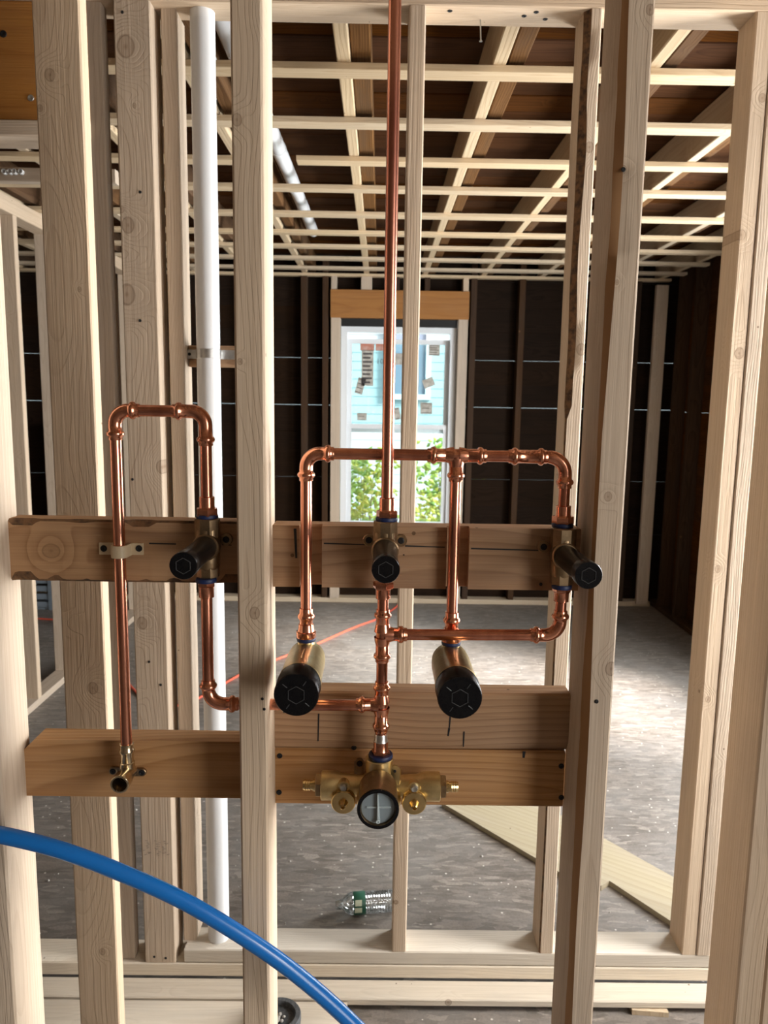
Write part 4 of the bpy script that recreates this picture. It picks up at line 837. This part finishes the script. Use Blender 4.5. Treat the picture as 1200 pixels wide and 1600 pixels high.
# bottle
c0 = Z(541, 1440, 0.036); bx = thing('plastic_bottle', (c0.x, 2.13, 0), 'crushed clear plastic bottle with green label behind the bottom plate', 'bottle')
d = V((1, 0.12, 0)).normalized(); o = V((X(530, 1440, 2.13), 2.12, 0.0345))
prof = [(0, 0.0002), (0.0, 0.014), (0.010, 0.0145), (0.012, 0.018), (0.026, 0.028), (0.036, 0.0325)] + [(0.04+0.004*k, 0.0330-0.0022*(k % 2)) for k in range(31)] + [(0.17, 0.03), (0.175, 0.02)]
m = MB(); m.lathe(o, d, prof, 22, caps=False); m.build('bottle_shell', 'bottle', bx)
m = MB(); m.lathe(o, d, [(0.043, 0.0318), (0.045, 0.0330), (0.078, 0.0332), (0.080, 0.0322)], 22, caps=False); lb = m.build('label', 'label_green', bx)
m = MB(); q = o+d*0.0605
for k, (h0, h1) in enumerate(((0.015, 0.031),)):
    t0 = 0.55; pts_ = []
    for t in (0.35, 0.6, 0.85): 
        for s_ in (-0.010, 0.010): pts_.append(q + d*s_ + V((0, -math.cos(t), math.sin(t)))*0.0340)
    m.add(pts_, [(0, 1, 3, 2), (2, 3, 5, 4)])
    pts_ = []
    for t in (-0.3, -0.05, 0.2):
        for s_ in (-0.011, 0.011): pts_.append(q + d*s_ + V((0, -math.cos(t), math.sin(t)))*0.0340)
    m.add(pts_, [(0, 1, 3, 2), (2, 3, 5, 4)])
m.build('label_print', 'label_cream', lb, smooth=False)
m = MB(); m.lathe(o, d, [(-0.012, 0.0135), (-0.011, 0.0145), (0.003, 0.0145), (0.004, 0.013)], 18); m.build('bottle_top', 'bottle', bx)
# black pipe stub with debris inside
c = V((X(437, 1592, 1.68), 1.66, 0.03)); ps = thing('pipe_stub', (c.x, c.y, 0.03), 'dark round pipe stub with debris inside, beside the near stud', 'pipe')
m = MB(); m.lathe((c.x, c.y, 0.0), UP, [(0.0305, 0.053), (0.055, 0.055), (0.066, 0.055), (0.069, 0.053), (0.069, 0.042), (0.067, 0.040), (0.056, 0.039), (0.056, 0.0002)], 36); m.build('stub_wall', 'rubber', ps, angle=40)
m = MB()
for k in range(9):
    q = c + V((random.uniform(-0.012, 0.016), random.uniform(-0.012, 0.012), 0.029)); s_ = random.uniform(0.003, 0.008)
    m.lathe(q, UP, [(-0.002, s_*0.6), (0.001, s_), (s_*0.6, s_*0.7), (s_*0.8, s_*0.2)], 6)
o = m.build('debris', 'debris', ps, smooth=False); o['kind'] = 'stuff'
# crumbs on the subfloor
m = MB()
for k in range(230):
    q = Z(random.uniform(60, 1040), random.uniform(1180, 1450), 0.0)
    if q.x > 0.15 and q.y < 2.8 and q.x > 0.3+(2.75-q.y)*0.8: continue
    s_ = random.uniform(0.001, 0.0035)*(2.2 if random.random() < 0.07 else 1); m.lathe(q, UP, [(0.0002, s_), (s_*0.5, s_*0.8), (s_*0.9, s_*0.3)], 5, ph=random.random())
tag(m.build('floor_crumbs', 'debris', smooth=False), 'tiny plaster crumbs scattered over the subfloor', 'debris', None, 'stuff')

# ------------------------------------------------------------------ partition, beam and junk seen through the left gaps
pw = thing('wall_partition', (-1.76, 4.6, 0), 'new stud partition running away on the left', None, None, 'structure')
beam('bottom_plate', -1.81, -1.718, 3.2, YF-0.12, 0.0, 0.038, mat='stud', parent=pw); beam('top_plate', -1.81, -1.718, 3.2, YF-0.12, STRAP-0.076, STRAP-0.002, mat='stud', parent=pw)
for yy in (3.68, 4.09, 4.9, 5.35): stud('stud', -1.81, -1.72, yy, yy+0.038, 0.038, STRAP-0.077, mat='stud', parent=pw)
rail('ceiling_beam', XL+0.05, -0.95, 2.82, 2.858, CZ+0.752, CZ+0.800, label='grey beam with white tube ends, far upper left', cat='beam', mat='stud')
for k, px in enumerate((8, 17, 24, 34)):
    q = W(px, 269, 2.815); m = MB(); m.lathe(q, FW, [(-0.004, 0.009), (0.012, 0.009), (0.013, 0.007), (0.003, 0.006), (0.003, 0.0002)], 14); tag(m.build('tube_end', 'pvc', origin=q), ('leftmost', 'second', 'third', 'rightmost')[k] + ' of four white tube ends on the upper left beam', 'tube', 'white tube ends on the beam')
sw = thing('window_sash', (-2.28, 5.70, 0.0), 'pale window sash leaning in the far left corner', 'window sash')
frame_mb(-2.52, -2.12, 0.62, 1.36, 5.700, 5.730, 0.05, 0.09).build('sash_frame', 'vinyl', sw, smooth=False)
m = MB(); m.box((-2.47, 5.702, 1.02), (-2.17, 5.728, 1.20)); m.build('sash_rail', 'grey', sw, smooth=False); m = MB(); m.box((-2.47, 5.712, 0.71), (-2.17, 5.718, 1.31)); m.build('sash_pane', 'houseglass', sw, smooth=False)
m = MB(); m.box((-2.5, 5.710, 0.0), (-2.46, 5.730, 0.62)); m.box((-2.18, 5.710, 0.0), (-2.14, 5.730, 0.62)); m.build('sash_leg', 'vinyl', sw, smooth=False)
cr = thing('storage_crate', (-2.42, 5.56, 0), 'dark grey slatted crate on the floor at the far left', 'crate')
for k in range(4):
    m = frame_mb(0, 0, 0, 0, 0, 0, 0) if False else MB(); z0 = 0.02+0.06*k
    m.box((-2.62, 5.44, z0), (-2.22, 5.452, z0+0.04)); m.box((-2.62, 5.678, z0), (-2.22, 5.69, z0+0.04)); m.box((-2.62, 5.452, z0), (-2.608, 5.678, z0+0.04)); m.box((-2.232, 5.452, z0), (-2.22, 5.678, z0+0.04)); m.build('crate_slat', 'grey', cr, smooth=False)
for x_ in (-2.62, -2.43, -2.245):
    m = MB(); m.box((x_, 5.434, 0.0), (x_+0.025, 5.44, 0.25)); m.build('crate_upright', 'grey', cr, smooth=False)
m = MB(); m.box((-2.61, 5.45, 0.0), (-2.23, 5.68, 0.015)); m.build('crate_bottom', 'grey', cr, smooth=False)
